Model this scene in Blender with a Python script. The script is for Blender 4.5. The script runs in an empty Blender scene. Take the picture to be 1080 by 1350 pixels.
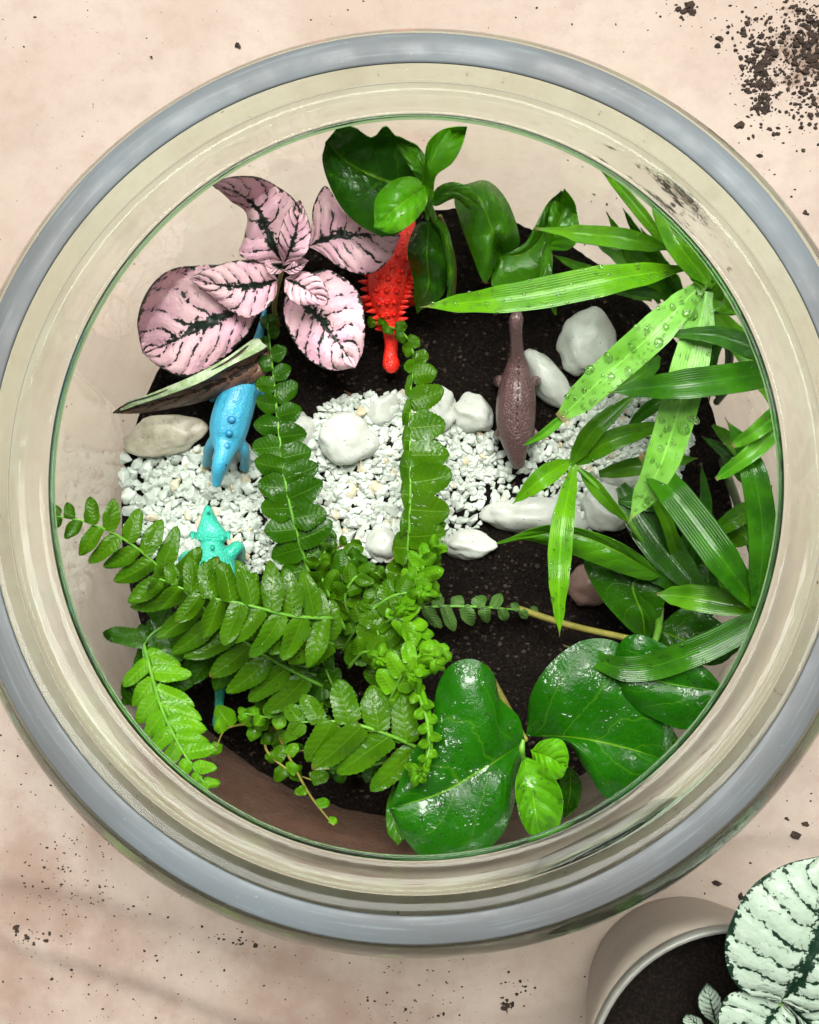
import bpy, bmesh, math, random
from mathutils import Vector, Matrix, Euler, noise

SC = bpy.context.scene
COL = SC.collection
RND = random.Random(7)

# ------------------------------------------------------------------ camera
CAM_H = 0.56
FPX = 675.0 / math.tan(math.radians(25.0))        # focal length in photo pixels
cam_data = bpy.data.cameras.new('camera')
cam = bpy.data.objects.new('camera', cam_data)
COL.objects.link(cam)
cam.location = (0, 0, CAM_H)
cam.rotation_euler = (math.radians(4.27), math.radians(2.3), 0)
cam_data.sensor_fit = 'VERTICAL'
cam_data.angle = math.radians(50)
cam_data.clip_start = 0.01
cam_data.clip_end = 50
SC.camera = cam

# ------------------------------------------------------------------ light
world = bpy.data.worlds.new('World')
SC.world = world
world.use_nodes = True
bg = world.node_tree.nodes['Background']
bg.inputs[0].default_value = (1.0, 0.965, 0.92, 1)
bg.inputs[1].default_value = 0.27

def area(name, loc, aim, size, power, col):
    d = bpy.data.lights.new(name, 'AREA')
    d.shape = 'RECTANGLE'; d.size, d.size_y = size
    d.energy = power; d.color = col
    o = bpy.data.objects.new(name, d); COL.objects.link(o)
    o.location = loc
    o.rotation_euler = (Vector(aim) - Vector(loc)).to_track_quat('-Z', 'Y').to_euler()
    return o
area('window_light', (0.08, 0.85, 2.2), (0, 0.0, 0.08), (1.6, 1.15), 116, (1.0, 0.98, 0.945))

SC.view_settings.view_transform = 'Standard'
SC.view_settings.look = 'None'
SC.view_settings.gamma = 1
SC.view_settings.use_curve_mapping = False
SC.view_settings.exposure = 0.30
SC.render.engine = 'CYCLES'
SC.cycles.use_denoising = True
SC.cycles.max_bounces = 16
SC.cycles.transmission_bounces = 14
SC.cycles.transparent_max_bounces = 16
SC.cycles.caustics_reflective = True
SC.cycles.caustics_refractive = True
SC.cycles.blur_glossy = 0.6
SC.cycles.sample_clamp_indirect = 30

# ------------------------------------------------------------------ helpers
RC = Euler(cam.rotation_euler).to_matrix()
def P(px, py, zmm):
    """a spot seen at photo pixel (px, py) that stands zmm millimetres above the table"""
    d = RC @ Vector(((px - 540) / FPX, -(py - 675) / FPX, -1.0))
    t = (zmm * 0.001 - CAM_H) / d.z
    return Vector((0, 0, CAM_H)) + d * t
def mpp(zmm):
    return (CAM_H - zmm * 0.001) / FPX             # metres per photo pixel at that height

def tag(o, label=None, cat=None, group=None, kind=None):
    if label: o['label'] = label
    if cat: o['category'] = cat
    if group: o['group'] = group
    if kind: o['kind'] = kind
    return o
def empty(name, loc):
    o = bpy.data.objects.new(name, None); COL.objects.link(o)
    o.empty_display_size = 0.01
    o.location = loc
    bpy.context.view_layer.update()
    return o
def link(name, me, mat=None, parent=None, smooth=True):
    o = bpy.data.objects.new(name, me); COL.objects.link(o)
    if mat and not me.materials: me.materials.append(mat)
    if smooth and len(me.polygons): me.polygons.foreach_set('use_smooth', [True] * len(me.polygons))
    if parent is not None:
        o.parent = parent
        o.matrix_parent_inverse = Matrix.Translation(-root_loc(parent))
    return o
def root_loc(p):
    v = Vector(p.location)
    return v
def solid(o, t=0.0004):
    m = o.modifiers.new('thickness', 'SOLIDIFY'); m.thickness = t; m.offset = -1
    e = o.modifiers.new('crisp_margin', 'EDGE_SPLIT'); e.split_angle = math.radians(50)
    return o
def mesh(name, verts, faces):
    me = bpy.data.meshes.new(name)
    me.from_pydata([tuple(v) for v in verts], [], faces)
    me.update()
    return me

def cr(pts, t):
    """smooth curve through pts (tuples of any length), t in 0..1 by chord length"""
    n = len(pts)
    if n == 2:
        return tuple(a + (b - a) * t for a, b in zip(*pts))
    L = [0]
    for a, b in zip(pts, pts[1:]):
        L.append(L[-1] + max(1e-6, math.dist(a[:2], b[:2])))
    s = t * L[-1]
    i = 0
    while i < n - 2 and s > L[i + 1]: i += 1
    u = (s - L[i]) / (L[i + 1] - L[i])
    p1, p2 = pts[i], pts[i + 1]
    p0 = pts[i - 1] if i else tuple(2 * a - b for a, b in zip(p1, p2))
    p3 = pts[i + 2] if i + 2 < n else tuple(2 * b - a for a, b in zip(p1, p2))
    return tuple(0.5 * (2 * b + (c - a) * u + (2 * a - 5 * b + 4 * c - d) * u * u + (3 * b - a - 3 * c + d) * u ** 3)
                 for a, b, c, d in zip(p0, p1, p2, p3))
def lerp_list(vals, t):
    if not isinstance(vals, (list, tuple)): return vals
    if len(vals) == 1: return vals[0]
    x = t * (len(vals) - 1); i = min(int(x), len(vals) - 2)
    f = x - i; f = f * f * (3 - 2 * f)
    return vals[i] + (vals[i + 1] - vals[i]) * f

def grid_mesh(name, rows, uvs):
    n, m = len(rows), len(rows[0])
    vs = [p for r in rows for p in r]
    fs = []
    for i in range(n - 1):
        for j in range(m - 1):
            fs.append((i * m + j, i * m + j + 1, (i + 1) * m + j + 1, (i + 1) * m + j))
    me = mesh(name, vs, fs)
    nz = sum(p.normal.z * p.area for p in me.polygons)
    if nz < 0:
        me.flip_normals()
    uv = me.uv_layers.new(name='UVMap')
    flat = [q for r in uvs for q in r]
    for l in me.loops:
        uv.data[l.index].uv = flat[l.vertex_index]
    return me

def leaf(name, parent, mat, L, M, R, z, zl=0, zr=0, bulge=0.0, ruffle=0.0, n=26, m=8, thick=0.0004, wave=None, seed=None):
    """a blade through its left margin, midrib and right margin (photo outline, heights in mm).
    L and R list the margin points between base and tip; z heights along the midrib; zl/zr lift of the margins."""
    Lp = [M[0]] + L + [M[-1]]; Rp = [M[0]] + R + [M[-1]]
    rows, uvs = [], []
    sd = seed if seed is not None else RND.random() * 100
    for i in range(n + 1):
        t = i / n
        a, b, c = cr(Lp, t), cr(M, t), cr(Rp, t)
        zz = lerp_list(z, t); dl = lerp_list(zl, t); dr = lerp_list(zr, t)
        row, ur = [], []
        for j in range(-m, m + 1):
            u = j / m; e = a if u < 0 else c; k = abs(u)
            px = b[0] + (e[0] - b[0]) * k; py = b[1] + (e[1] - b[1]) * k
            h = zz + (dl if u < 0 else dr) * k ** 1.5 + bulge * math.sin(math.pi * k) * math.sin(math.pi * min(1, t * 1.02)) ** 0.5
            if ruffle:
                h += ruffle * k ** 2 * noise.noise(Vector((t * 5 + sd, u * 1.3, sd))) * 2
                h += ruffle * 0.4 * noise.noise(Vector((px * 0.03, py * 0.03, sd)))
            row.append(P(px, py, h)); ur.append(((u + 1) / 2, t))
        rows.append(row); uvs.append(ur)
    me = grid_mesh(name, rows, uvs)
    o = link(name, me, mat, parent)
    solid(o, thick)
    return o

def strap(name, parent, mat, M, hw, z, prof=(0.25, 0.8, 1.0, 0.95, 0.8, 0.45, 0.0), fold=1.5, n=26, m=4, twist=0.0, thick=0.0004):
    """long blade: midrib in photo pixels, half width in pixels"""
    rows, uvs = [], []
    for i in range(n + 1):
        t = i / n
        b = cr(M, t); b2 = cr(M, min(1, t + 0.01)); b1 = cr(M, max(0, t - 0.01))
        dx, dy = b2[0] - b1[0], b2[1] - b1[1]; l = math.hypot(dx, dy) or 1
        nx, ny = -dy / l, dx / l
        w = hw * lerp_list(prof, t); zz = lerp_list(z, t)
        row, ur = [], []
        for j in range(-m, m + 1):
            u = j / m
            h = zz + fold * abs(u) * (w / max(hw, 1e-6)) + twist * u * math.sin(t * 3)
            # fine pleats along the blade
            h += 0.10 * math.cos(abs(u) * 9.4) * (w / max(hw, 1e-6))
            row.append(P(b[0] + nx * w * u, b[1] + ny * w * u, h)); ur.append(((u + 1) / 2, t))
        rows.append(row); uvs.append(ur)
    me = grid_mesh(name, rows, uvs)
    o = link(name, me, mat, parent); solid(o, thick)
    return o

def tube(name, parent, mat, pts, r, n=16, k=7, world=False):
    """round stem through photo points (px, py, zmm); r in mm, a number or a list"""
    cs = []
    for i in range(n + 1):
        q = cr(pts, i / n) if len(pts) > 1 else pts[0]
        cs.append(Vector(q) if world else P(*q))
    vs, fs = [], []
    up = Vector((0.12, 0.31, 0.94))
    for i, c in enumerate(cs):
        d = (cs[min(i + 1, n)] - cs[max(i - 1, 0)]).normalized()
        s = d.cross(up)
        if s.length < 1e-4: s = d.cross(Vector((1, 0, 0)))
        s.normalize(); w = s.cross(d)
        rr = lerp_list(r, i / n) * 0.001
        for a in range(k):
            th = 2 * math.pi * a / k
            vs.append(c + (s * math.cos(th) + w * math.sin(th)) * rr)
    for i in range(n):
        for a in range(k):
            fs.append((i * k + a, i * k + (a + 1) % k, (i + 1) * k + (a + 1) % k, (i + 1) * k + a))
    fs.append(tuple(reversed(range(k)))); fs.append(tuple(range(n * k, n * k + k)))
    return link(name, mesh(name, vs, fs), mat, parent)

# ------------------------------------------------------------------ materials
class NT:
    def __init__(self, name):
        self.m = bpy.data.materials.new(name); self.m.use_nodes = True
        self.t = self.m.node_tree; self.t.nodes.clear()
        self.out = self.t.nodes.new('ShaderNodeOutputMaterial')
    def n(self, kind, **kw):
        nd = self.t.nodes.new('ShaderNode' + kind)
        for k, v in kw.items(): setattr(nd, k, v)
        return nd
    def put(self, sock, v):
        if hasattr(v, 'is_output') or isinstance(v, bpy.types.NodeSocket): self.t.links.new(v, sock)
        elif isinstance(v, (tuple, list)) and len(v) == 3 and sock.type == 'RGBA': sock.default_value = (*v, 1)
        else: sock.default_value = v
    def math(self, op, a, b=None, c=None, clamp=False):
        nd = self.n('Math', operation=op); nd.use_clamp = clamp
        for i, v in enumerate((a, b, c)):
            if v is not None: self.put(nd.inputs[i], v)
        return nd.outputs[0]
    def mix(self, f, a, b, mode='MIX'):
        nd = self.n('Mix', data_type='RGBA', blend_type=mode); nd.clamp_factor = True
        self.put(nd.inputs[0], f); self.put(nd.inputs[6], a); self.put(nd.inputs[7], b)
        return nd.outputs[2]
    def ramp(self, v, a, b, x=0.0, y=1.0, smooth=True):
        nd = self.n('MapRange', interpolation_type='SMOOTHSTEP' if smooth else 'LINEAR')
        self.put(nd.inputs[0], v)
        for i, q in zip((1, 2, 3, 4), (a, b, x, y)): nd.inputs[i].default_value = q
        return nd.outputs[0]
    def noise(self, vec, scale, detail=4, rough=0.55, dist=0.0):
        nd = self.n('TexNoise'); self.put(nd.inputs['Vector'], vec)
        nd.inputs['Scale'].default_value = scale; nd.inputs['Detail'].default_value = detail
        nd.inputs['Roughness'].default_value = rough; nd.inputs['Distortion'].default_value = dist
        return nd.outputs['Fac']
    def coord(self, w='Object'):
        return self.n('TexCoord').outputs[w]
    def geo(self):
        return self.n('NewGeometry').outputs['Position']
    def bump(self, h, strength, dist, normal=None):
        nd = self.n('Bump'); self.put(nd.inputs['Height'], h)
        nd.inputs['Strength'].default_value = strength; nd.inputs['Distance'].default_value = dist
        if normal is not None: self.put(nd.inputs['Normal'], normal)
        return nd.outputs[0]
    def principled(self, **kw):
        nd = self.n('BsdfPrincipled')
        for k, v in kw.items(): self.put(nd.inputs[k.replace('_', ' ')], v)
        return nd.outputs[0]
    def done(self, sh, absorb=None):
        self.t.links.new(sh, self.out.inputs[0])
        if absorb:
            v = self.n('VolumeAbsorption'); v.inputs[0].default_value = (*absorb[0], 1); v.inputs[1].default_value = absorb[1]
            self.t.links.new(v.outputs[0], self.out.inputs[1])
        return self.m

def leaf_uv(t):
    sp = t.n('SeparateXYZ'); t.put(sp.inputs[0], t.coord('UV'))
    u, v = sp.outputs[0], sp.outputs[1]
    a = t.math('ABSOLUTE', t.math('SUBTRACT', t.math('MULTIPLY', u, 2.0), 1.0))
    return u, v, a

def shade_leaf(t, col, rough, bump, trans_col, trans=0.22, coat=0.35, wet=0.0):
    cn = bump
    if wet:
        pos = t.geo()
        f = t.math('ADD', t.ramp(t.noise(pos, 260, 2, 0.5), 0.45, 0.62), t.math('MULTIPLY', t.noise(pos, 700, 2), 0.5))
        cn = t.bump(f, 0.5, 0.0009)
        coat = t.ramp(t.noise(pos, 110, 2), 0.48, 0.62, 0.02, wet)
    bs = t.principled(Base_Color=col, Roughness=rough, Normal=bump, Coat_Normal=cn, Coat_Weight=coat, Coat_Roughness=0.035 if wet else 0.12, Specular_IOR_Level=0.14)
    tr = t.n('BsdfTranslucent'); t.put(tr.inputs[0], trans_col); t.put(tr.inputs['Normal'], bump)
    mx = t.n('MixShader'); mx.inputs[0].default_value = trans
    t.t.links.new(bs, mx.inputs[1]); t.t.links.new(tr.outputs[0], mx.inputs[2])
    return mx.outputs[0]

def mat_broad(name, dark, mid, vein, nv=6.0, slant=1.5, rough=0.28, vw=0.05, quilt=0.3, trans=0.2, speck=True, wet=0.0, vs=0.55, mw=0.05):
    t = NT(name); u, v, a = leaf_uv(t); pos = t.geo()
    rnd = t.n('ObjectInfo').outputs['Random']
    nz = t.noise(pos, 60, 4)
    fine = t.noise(pos, 900, 3)
    w = t.math('SUBTRACT', t.math('MULTIPLY', v, nv), t.math('MULTIPLY', a, slant))
    w = t.math('ADD', w, t.math('MULTIPLY', nz, 1.1))
    tri = t.math('ABSOLUTE', t.math('SUBTRACT', t.math('FRACT', w), 0.5))       # 0 at the veins
    side = t.ramp(tri, 0.0, vw, 1, 0)
    side = t.math('MULTIPLY', side, t.ramp(a, 0.55, 0.95, vs, 0.0))
    midr = t.ramp(a, mw * 0.25, mw, 1, 0)
    vn = t.math('MAXIMUM', side, midr)
    base = t.mix(t.ramp(nz, 0.3, 0.72), dark, mid)
    base = t.mix(t.math('MULTIPLY', fine, 0.25), base, mid)
    base = t.mix(t.math('MULTIPLY', rnd, 0.55), base, tuple(c * 0.6 for c in mid))
    base = t.mix(t.ramp(t.math('ADD', v, t.math('MULTIPLY', t.math('SUBTRACT', rnd, 0.5), 0.5)), 1.12, 1.24, 0, 0.7), base, (0.14, 0.085, 0.02))
    vo = t.n('TexVoronoi', feature='DISTANCE_TO_EDGE'); t.put(vo.inputs['Vector'], pos); vo.inputs['Scale'].default_value = 480
    net = t.ramp(vo.outputs['Distance'], 0.0, 0.09, 1, 0)
    base = t.mix(t.math('MULTIPLY', net, 0.05), base, vein)
    base = t.mix(t.math('MULTIPLY', vn, 0.8), base, vein)
    if speck:
        sp = t.ramp(t.noise(pos, 2300, 2, 0.5), 0.70, 0.76)
        base = t.mix(t.math('MULTIPLY', sp, 0.5), base, (0.02, 0.035, 0.01))
    h = t.math('ADD', t.math('MULTIPLY', t.math('SUBTRACT', t.ramp(tri, 0.0, 0.42), vn), quilt), t.math('MULTIPLY', fine, 0.2))
    h = t.math('ADD', h, t.math('MULTIPLY', t.noise(pos, 200, 3), 0.6))
    h = t.math('SUBTRACT', h, t.math('MULTIPLY', net, 0.03))
    bp = t.bump(h, 0.55, 0.0011)
    rg = t.ramp(t.noise(pos, 300, 3), 0.3, 0.7, rough * 0.65, rough * 1.5)
    return t.done(shade_leaf(t, base, rg, bp, tuple(min(1, c * 1.9) for c in mid), trans, wet=wet))

def mat_spotted(name, light, light2, dark, nv=6.5, slant=1.6, amount=0.0, rough=0.42, midw=0.20):
    """pale blades with dark broken veins and margin"""
    t = NT(name); u, v, a = leaf_uv(t); pos = t.geo()
    nz = t.noise(pos, 170, 4, 0.65)
    n2 = t.noise(pos, 520, 3, 0.6)
    blot = t.math('ADD', t.math('MULTIPLY', t.math('SUBTRACT', nz, 0.5), 1.0), t.math('MULTIPLY', t.math('SUBTRACT', n2, 0.5), 1.2))
    # each side has its own vein offset so that veins alternate
    sgn = t.math('MULTIPLY', t.math('GREATER_THAN', u, 0.5), 0.45)
    w = t.math('ADD', t.math('SUBTRACT', t.math('MULTIPLY', v, nv), t.math('MULTIPLY', t.math('POWER', a, 1.25), slant)), sgn)
    w = t.math('ADD', w, t.math('MULTIPLY', t.noise(pos, 75, 3, 0.6), 1.1))
    tri = t.math('ABSOLUTE', t.math('SUBTRACT', t.math('FRACT', w), 0.5))
    wid = t.math('ADD', t.math('MULTIPLY', t.ramp(a, 0.0, 0.9, 0.07, 0.035), 1.0), t.math('MULTIPLY', blot, 0.42))
    side = t.ramp(t.math('SUBTRACT', wid, tri), -0.025, 0.025)
    mw = t.math('ADD', t.ramp(v, 0.0, 1.0, midw, 0.0, False), t.math('MULTIPLY', blot, 0.45))
    midr = t.ramp(t.math('SUBTRACT', t.math('MAXIMUM', mw, 0.02), a), -0.03, 0.03)
    edge = t.ramp(t.math('SUBTRACT', a, t.math('ADD', 0.962, t.math('MULTIPLY', blot, -0.25))), -0.012, 0.012)
    spots = t.ramp(blot, 0.36 - amount, 0.44 - amount)
    # finer second order of veins branching off the first
    w2 = t.math('ADD', t.math('MULTIPLY', w, 2.6), t.math('ADD', t.math('MULTIPLY', a, 2.5), t.math('MULTIPLY', n2, 0.8)))
    tri2 = t.math('ABSOLUTE', t.math('SUBTRACT', t.math('FRACT', w2), 0.5))
    fine2 = t.math('MULTIPLY', t.ramp(t.math('ADD', t.math('MULTIPLY', blot, -0.35), tri2), 0.02, 0.07, 1, 0), t.ramp(nz, 0.50, 0.64, 0, 0.55))
    spots = t.math('MAXIMUM', spots, fine2)
    k = t.math('MAXIMUM', t.math('MAXIMUM', side, midr), t.math('MAXIMUM', edge, spots))
    pale = t.mix(t.ramp(t.noise(pos, 90, 3), 0.3, 0.7), light, light2)
    pale = t.mix(t.math('MULTIPLY', t.ramp(tri, 0.1, 0.3, 1, 0), 0.4), pale, tuple(c * 0.85 for c in light2))
    base = t.mix(k, pale, dark)
    h = t.math('ADD', t.math('MULTIPLY', t.ramp(tri, 0.02, 0.4), 0.8), t.math('MULTIPLY', t.noise(pos, 420, 4), 0.7))
    h = t.math('SUBTRACT', h, t.math('MULTIPLY', k, 0.25))
    bp = t.bump(h, 0.6, 0.0010)
    return t.done(shade_leaf(t, base, rough, bp, tuple(c * 0.8 for c in light), 0.12, 0.2))

def mat_palm(name, dark, mid, rough=0.25, dry=False):
    t = NT(name); u, v, a = leaf_uv(t); pos = t.geo()
    rnd = t.n('ObjectInfo').outputs['Random']
    n1 = t.noise(pos, 90, 4); fine = t.noise(pos, 800, 3)
    rib = t.math('ABSOLUTE', t.math('SUBTRACT', t.math('FRACT', t.math('MULTIPLY', u, 13.0)), 0.5))
    base = t.mix(t.ramp(n1, 0.3, 0.7), dark, mid)
    base = t.mix(t.math('MULTIPLY', rnd, 0.3), base, dark)
    base = t.mix(t.ramp(rib, 0.0, 0.14, 0.14, 0), base, tuple(c * 0.55 for c in dark))
    base = t.mix(t.ramp(a, 0.02, 0.05, 0.55, 0), base, tuple(min(1, c * 1.5) for c in mid))
    base = t.mix(t.ramp(t.math('ADD', v, t.math('MULTIPLY', n1, 0.12)), 1.0, 1.06), base, (0.16, 0.11, 0.04))
    if dry:
        d = t.ramp(t.noise(pos, 55, 3), 0.56, 0.62)
        base = t.mix(d, base, (0.22, 0.17, 0.07))
    h = t.math('ADD', t.math('MULTIPLY', t.ramp(rib, 0.0, 0.2), 0.22), t.math('MULTIPLY', fine, 0.3))
    bp = t.bump(h, 0.5, 0.0006)
    rg = t.ramp(t.noise(pos, 350, 3), 0.3, 0.7, rough * 0.6, rough * 1.6)
    return t.done(shade_leaf(t, base, rg, bp, tuple(min(1, c * 1.8) for c in mid), 0.25))

def mat_plain(name, c1, c2, scale=120, rough=0.5, bump=0.3, bscale=400, bd=0.0008, sss=0.0, coat=0.0, dirt=0.0):
    t = NT(name); pos = t.geo()
    base = t.mix(t.ramp(t.noise(pos, scale, 5), 0.3, 0.7), c1, c2)
    if dirt: base = t.mix(t.ramp(t.noise(pos, 330, 5, 0.7), 0.60, 0.72, 0, dirt), base, (0.03, 0.02, 0.014))
    hh = t.noise(pos, bscale, 5, 0.6)
    if dirt:
        vo = t.n('TexVoronoi', feature='DISTANCE_TO_EDGE'); t.put(vo.inputs['Vector'], pos); vo.inputs['Scale'].default_value = 620
        hh = t.math('ADD', t.math('MULTIPLY', hh, 0.5), t.ramp(vo.outputs['Distance'], 0.0, 0.16))
    bp = t.bump(hh, bump, bd)
    return t.done(t.principled(Base_Color=base, Roughness=rough, Normal=bp, Coat_Weight=coat, Coat_Roughness=0.15))

def mat_stone(name, c1, c2, speck=0.68):
    t = NT(name); pos = t.geo()
    base = t.mix(t.ramp(t.noise(pos, 130, 5), 0.35, 0.7), c1, c2)
    base = t.mix(t.ramp(t.noise(pos, 60, 3), 0.55, 0.75, 0, 0.35), base, tuple(c * 0.72 for c in c2))
    sp = t.ramp(t.noise(pos, 1000, 2, 0.5), speck, speck + 0.05)
    base = t.mix(t.math('MULTIPLY', sp, 0.85), base, (0.05, 0.04, 0.03))
    bp = t.bump(t.noise(pos, 700, 5, 0.6), 0.35, 0.0006)
    return t.done(t.principled(Base_Color=base, Roughness=0.42, Normal=bp, Coat_Weight=0.15, Coat_Roughness=0.2))

M = {}
M['soil'] = (lambda t=NT('soil'): t.done(t.principled(
    Base_Color=t.mix(t.ramp(t.noise(t.geo(), 700, 5, 0.7), 0.4, 0.8), (0.005, 0.0034, 0.0023), (0.040, 0.024, 0.014)),
    Roughness=0.9, Specular_IOR_Level=0.15, Normal=t.bump(t.noise(t.geo(), 900, 6, 0.75), 1.0, 0.004))))()
M['crumb'] = mat_plain('soil_crumb', (0.0105, 0.0060, 0.0037), (0.0450, 0.0270, 0.0165), 600, 0.95, 0.6, 1500)
M['bark'] = mat_plain('bark_bit', (0.10, 0.045, 0.018), (0.2, 0.10, 0.04), 500, 0.8)
M['pink'] = mat_spotted('pink_spotted', (0.90, 0.60, 0.63), (0.83, 0.47, 0.58), (0.008, 0.022, 0.014), nv=7.0)
M['pink_under'] = mat_spotted('pink_under', (0.22, 0.12, 0.085), (0.17, 0.095, 0.065), (0.03, 0.02, 0.015), nv=6, amount=0.1)
M['white'] = mat_spotted('white_spotted', (0.36, 0.45, 0.36), (0.29, 0.38, 0.29), (0.004, 0.022, 0.010), nv=8.0, amount=0.03, midw=0.18)
M['edge_highlight'] = mat_plain('pale_edge_highlight', (0.42, 0.5, 0.33), (0.2, 0.3, 0.12), 300, 0.5)  # highlight along the leaf fold, put into a pale colour
M['dark_leaf'] = mat_broad('dark_leaf', (0.0117, 0.0640, 0.0014), (0.0234, 0.1197, 0.0021), (0.1287, 0.3108, 0.0112), nv=5, vs=0.3, wet=0.7)
M['big_leaf'] = mat_broad('big_leaf', (0.0048, 0.0629, 0.0004), (0.0105, 0.1106, 0.0008), (0.0999, 0.2655, 0.0069), nv=4.0, slant=1.8, rough=0.22, wet=0.95, quilt=0.2, mw=0.022, vs=0.3)
M['bright_leaf'] = mat_broad('bright_leaf', (0.046, 0.222, 0.003), (0.098, 0.344, 0.004), (0.157, 0.425, 0.014), nv=6, rough=0.2, quilt=0.5, wet=0.9, vs=0.25)
M['mid_leaf'] = mat_broad('mid_leaf', (0.026, 0.145, 0.002), (0.065, 0.244, 0.003), (0.174, 0.377, 0.021), nv=6, vs=0.3)
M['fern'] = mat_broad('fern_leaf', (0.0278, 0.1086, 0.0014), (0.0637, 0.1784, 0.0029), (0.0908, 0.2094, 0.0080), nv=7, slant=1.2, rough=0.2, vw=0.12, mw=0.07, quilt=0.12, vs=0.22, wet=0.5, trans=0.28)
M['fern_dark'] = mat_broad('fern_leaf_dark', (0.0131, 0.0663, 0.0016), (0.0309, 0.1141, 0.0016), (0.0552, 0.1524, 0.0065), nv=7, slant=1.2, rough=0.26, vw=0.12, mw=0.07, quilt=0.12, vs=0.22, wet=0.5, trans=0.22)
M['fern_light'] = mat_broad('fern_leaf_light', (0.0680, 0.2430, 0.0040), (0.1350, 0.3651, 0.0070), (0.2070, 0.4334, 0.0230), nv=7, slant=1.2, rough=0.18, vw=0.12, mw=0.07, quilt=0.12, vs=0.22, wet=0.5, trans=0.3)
M['fern_dull'] = mat_broad('fern_leaf_dull', (0.041, 0.121, 0.016), (0.095, 0.203, 0.041), (0.162, 0.270, 0.081), nv=7, rough=0.3)
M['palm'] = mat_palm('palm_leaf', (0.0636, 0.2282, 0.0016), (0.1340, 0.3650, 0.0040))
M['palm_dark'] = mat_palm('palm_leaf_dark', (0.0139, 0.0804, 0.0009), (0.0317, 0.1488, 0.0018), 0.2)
M['palm_pale'] = mat_palm('palm_leaf_pale', (0.1224, 0.3492, 0.0273), (0.2321, 0.5122, 0.0962), 0.3)
M['palm_mid'] = mat_palm('palm_leaf_mid', (0.0348, 0.1428, 0.0014), (0.0864, 0.2615, 0.0028), 0.25)
M['palm_dry'] = mat_palm('palm_leaf_dry', (0.043, 0.203, 0.006), (0.102, 0.319, 0.014), 0.25, True)
M['stem'] = mat_plain('green_stem', (0.078, 0.247, 0.016), (0.130, 0.325, 0.026), 200, 0.45)
M['stem_dark'] = mat_plain('dark_stem', (0.026, 0.039, 0.013), (0.046, 0.078, 0.019), 200, 0.5)
M['stem_olive'] = mat_plain('olive_stem', (0.169, 0.169, 0.026), (0.260, 0.221, 0.046), 200, 0.5)
M['stone'] = mat_stone('white_stone', (0.5102, 0.5457, 0.4805), (0.4252, 0.4536, 0.3896))
M['stone_grey'] = mat_stone('grey_stone', (0.5508, 0.5086, 0.3881), (0.3672, 0.3291, 0.2356))
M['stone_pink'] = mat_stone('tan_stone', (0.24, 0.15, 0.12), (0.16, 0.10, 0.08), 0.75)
M['gravel'] = mat_stone('gravel_white', (0.5698, 0.6322, 0.5549), (0.4465, 0.4979, 0.4339), 0.70)
M['gravel_cream'] = mat_stone('gravel_cream', (0.62, 0.57, 0.42), (0.5, 0.42, 0.26), 0.74)
M['gravel_grey'] = mat_stone('gravel_grey', (0.5286, 0.5692, 0.5074), (0.4066, 0.4428, 0.3856), 0.66)
M['blue'] = mat_plain('blue_plastic', (0.035, 0.30, 0.46), (0.05, 0.38, 0.55), 90, 0.4, 0.35, 900, 0.0006, coat=0.2, dirt=0.45)
M['blue_dark'] = mat_plain('dark_blue_plastic', (0.012, 0.19, 0.36), (0.02, 0.24, 0.42), 90, 0.4, 0.2, 900, 0.0006)
M['teal'] = mat_plain('teal_plastic', (0.02, 0.38, 0.25), (0.035, 0.48, 0.33), 90, 0.4, 0.5, 700, 0.0008, coat=0.2, dirt=0.45)
M['red'] = mat_plain('red_plastic', (0.85, 0.014, 0.006), (0.9, 0.03, 0.01), 90, 0.35, 0.5, 800, 0.0008, coat=0.1, dirt=0.45)
M['mauve'] = mat_plain('mauve_plastic', (0.085, 0.043, 0.042), (0.12, 0.064, 0.062), 90, 0.38, 0.5, 700, 0.0007, coat=0.2, dirt=0.45)
M['eye'] = mat_plain('black_paint', (0.01, 0.01, 0.01), (0.02, 0.02, 0.02), 90, 0.3)
M['pot'] = mat_plain('pot_plastic', (0.3326, 0.2864, 0.2373), (0.2851, 0.2455, 0.2005), 40, 0.45, 0.1, 300)
M['pot_rim'] = mat_plain('pot_rim_plastic', (0.2024, 0.2024, 0.1814), (0.1672, 0.1672, 0.1469), 60, 0.4, 0.15, 300)
def mat_water():
    t = NT('water')
    return t.done(t.principled(Base_Color=(1, 1, 1), Roughness=0.02, IOR=1.33, Transmission_Weight=1.0))
M['water'] = mat_water()
def mat_glass():
    t = NT('bowl_glass'); pos = t.geo(); sp = t.n('SeparateXYZ'); t.put(sp.inputs[0], pos)
    rg = t.math('MULTIPLY', t.ramp(sp.outputs[2], 0.165, 0.19, 0.02, 0.09), t.ramp(t.noise(pos, 40, 3), 0.3, 0.7, 0.6, 1.2))
    bp = t.bump(t.math('ADD', t.noise(pos, 18, 2), t.math('MULTIPLY', t.noise(pos, 45, 2), 0.2)), 0.3, 0.0025)
    return t.done(t.principled(Base_Color=(0.96, 0.985, 0.965), Roughness=rg, IOR=1.22, Transmission_Weight=1.0, Normal=bp), ((0.62, 0.86, 0.62), 12))
M['glass'] = mat_glass()
def mat_glass_edge():
    t = NT('green_glass_edge')
    return t.done(t.principled(Base_Color=(0.40, 0.70, 0.42), Roughness=0.18, IOR=1.3, Transmission_Weight=1.0))
M['glass_edge'] = mat_glass_edge()
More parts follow.
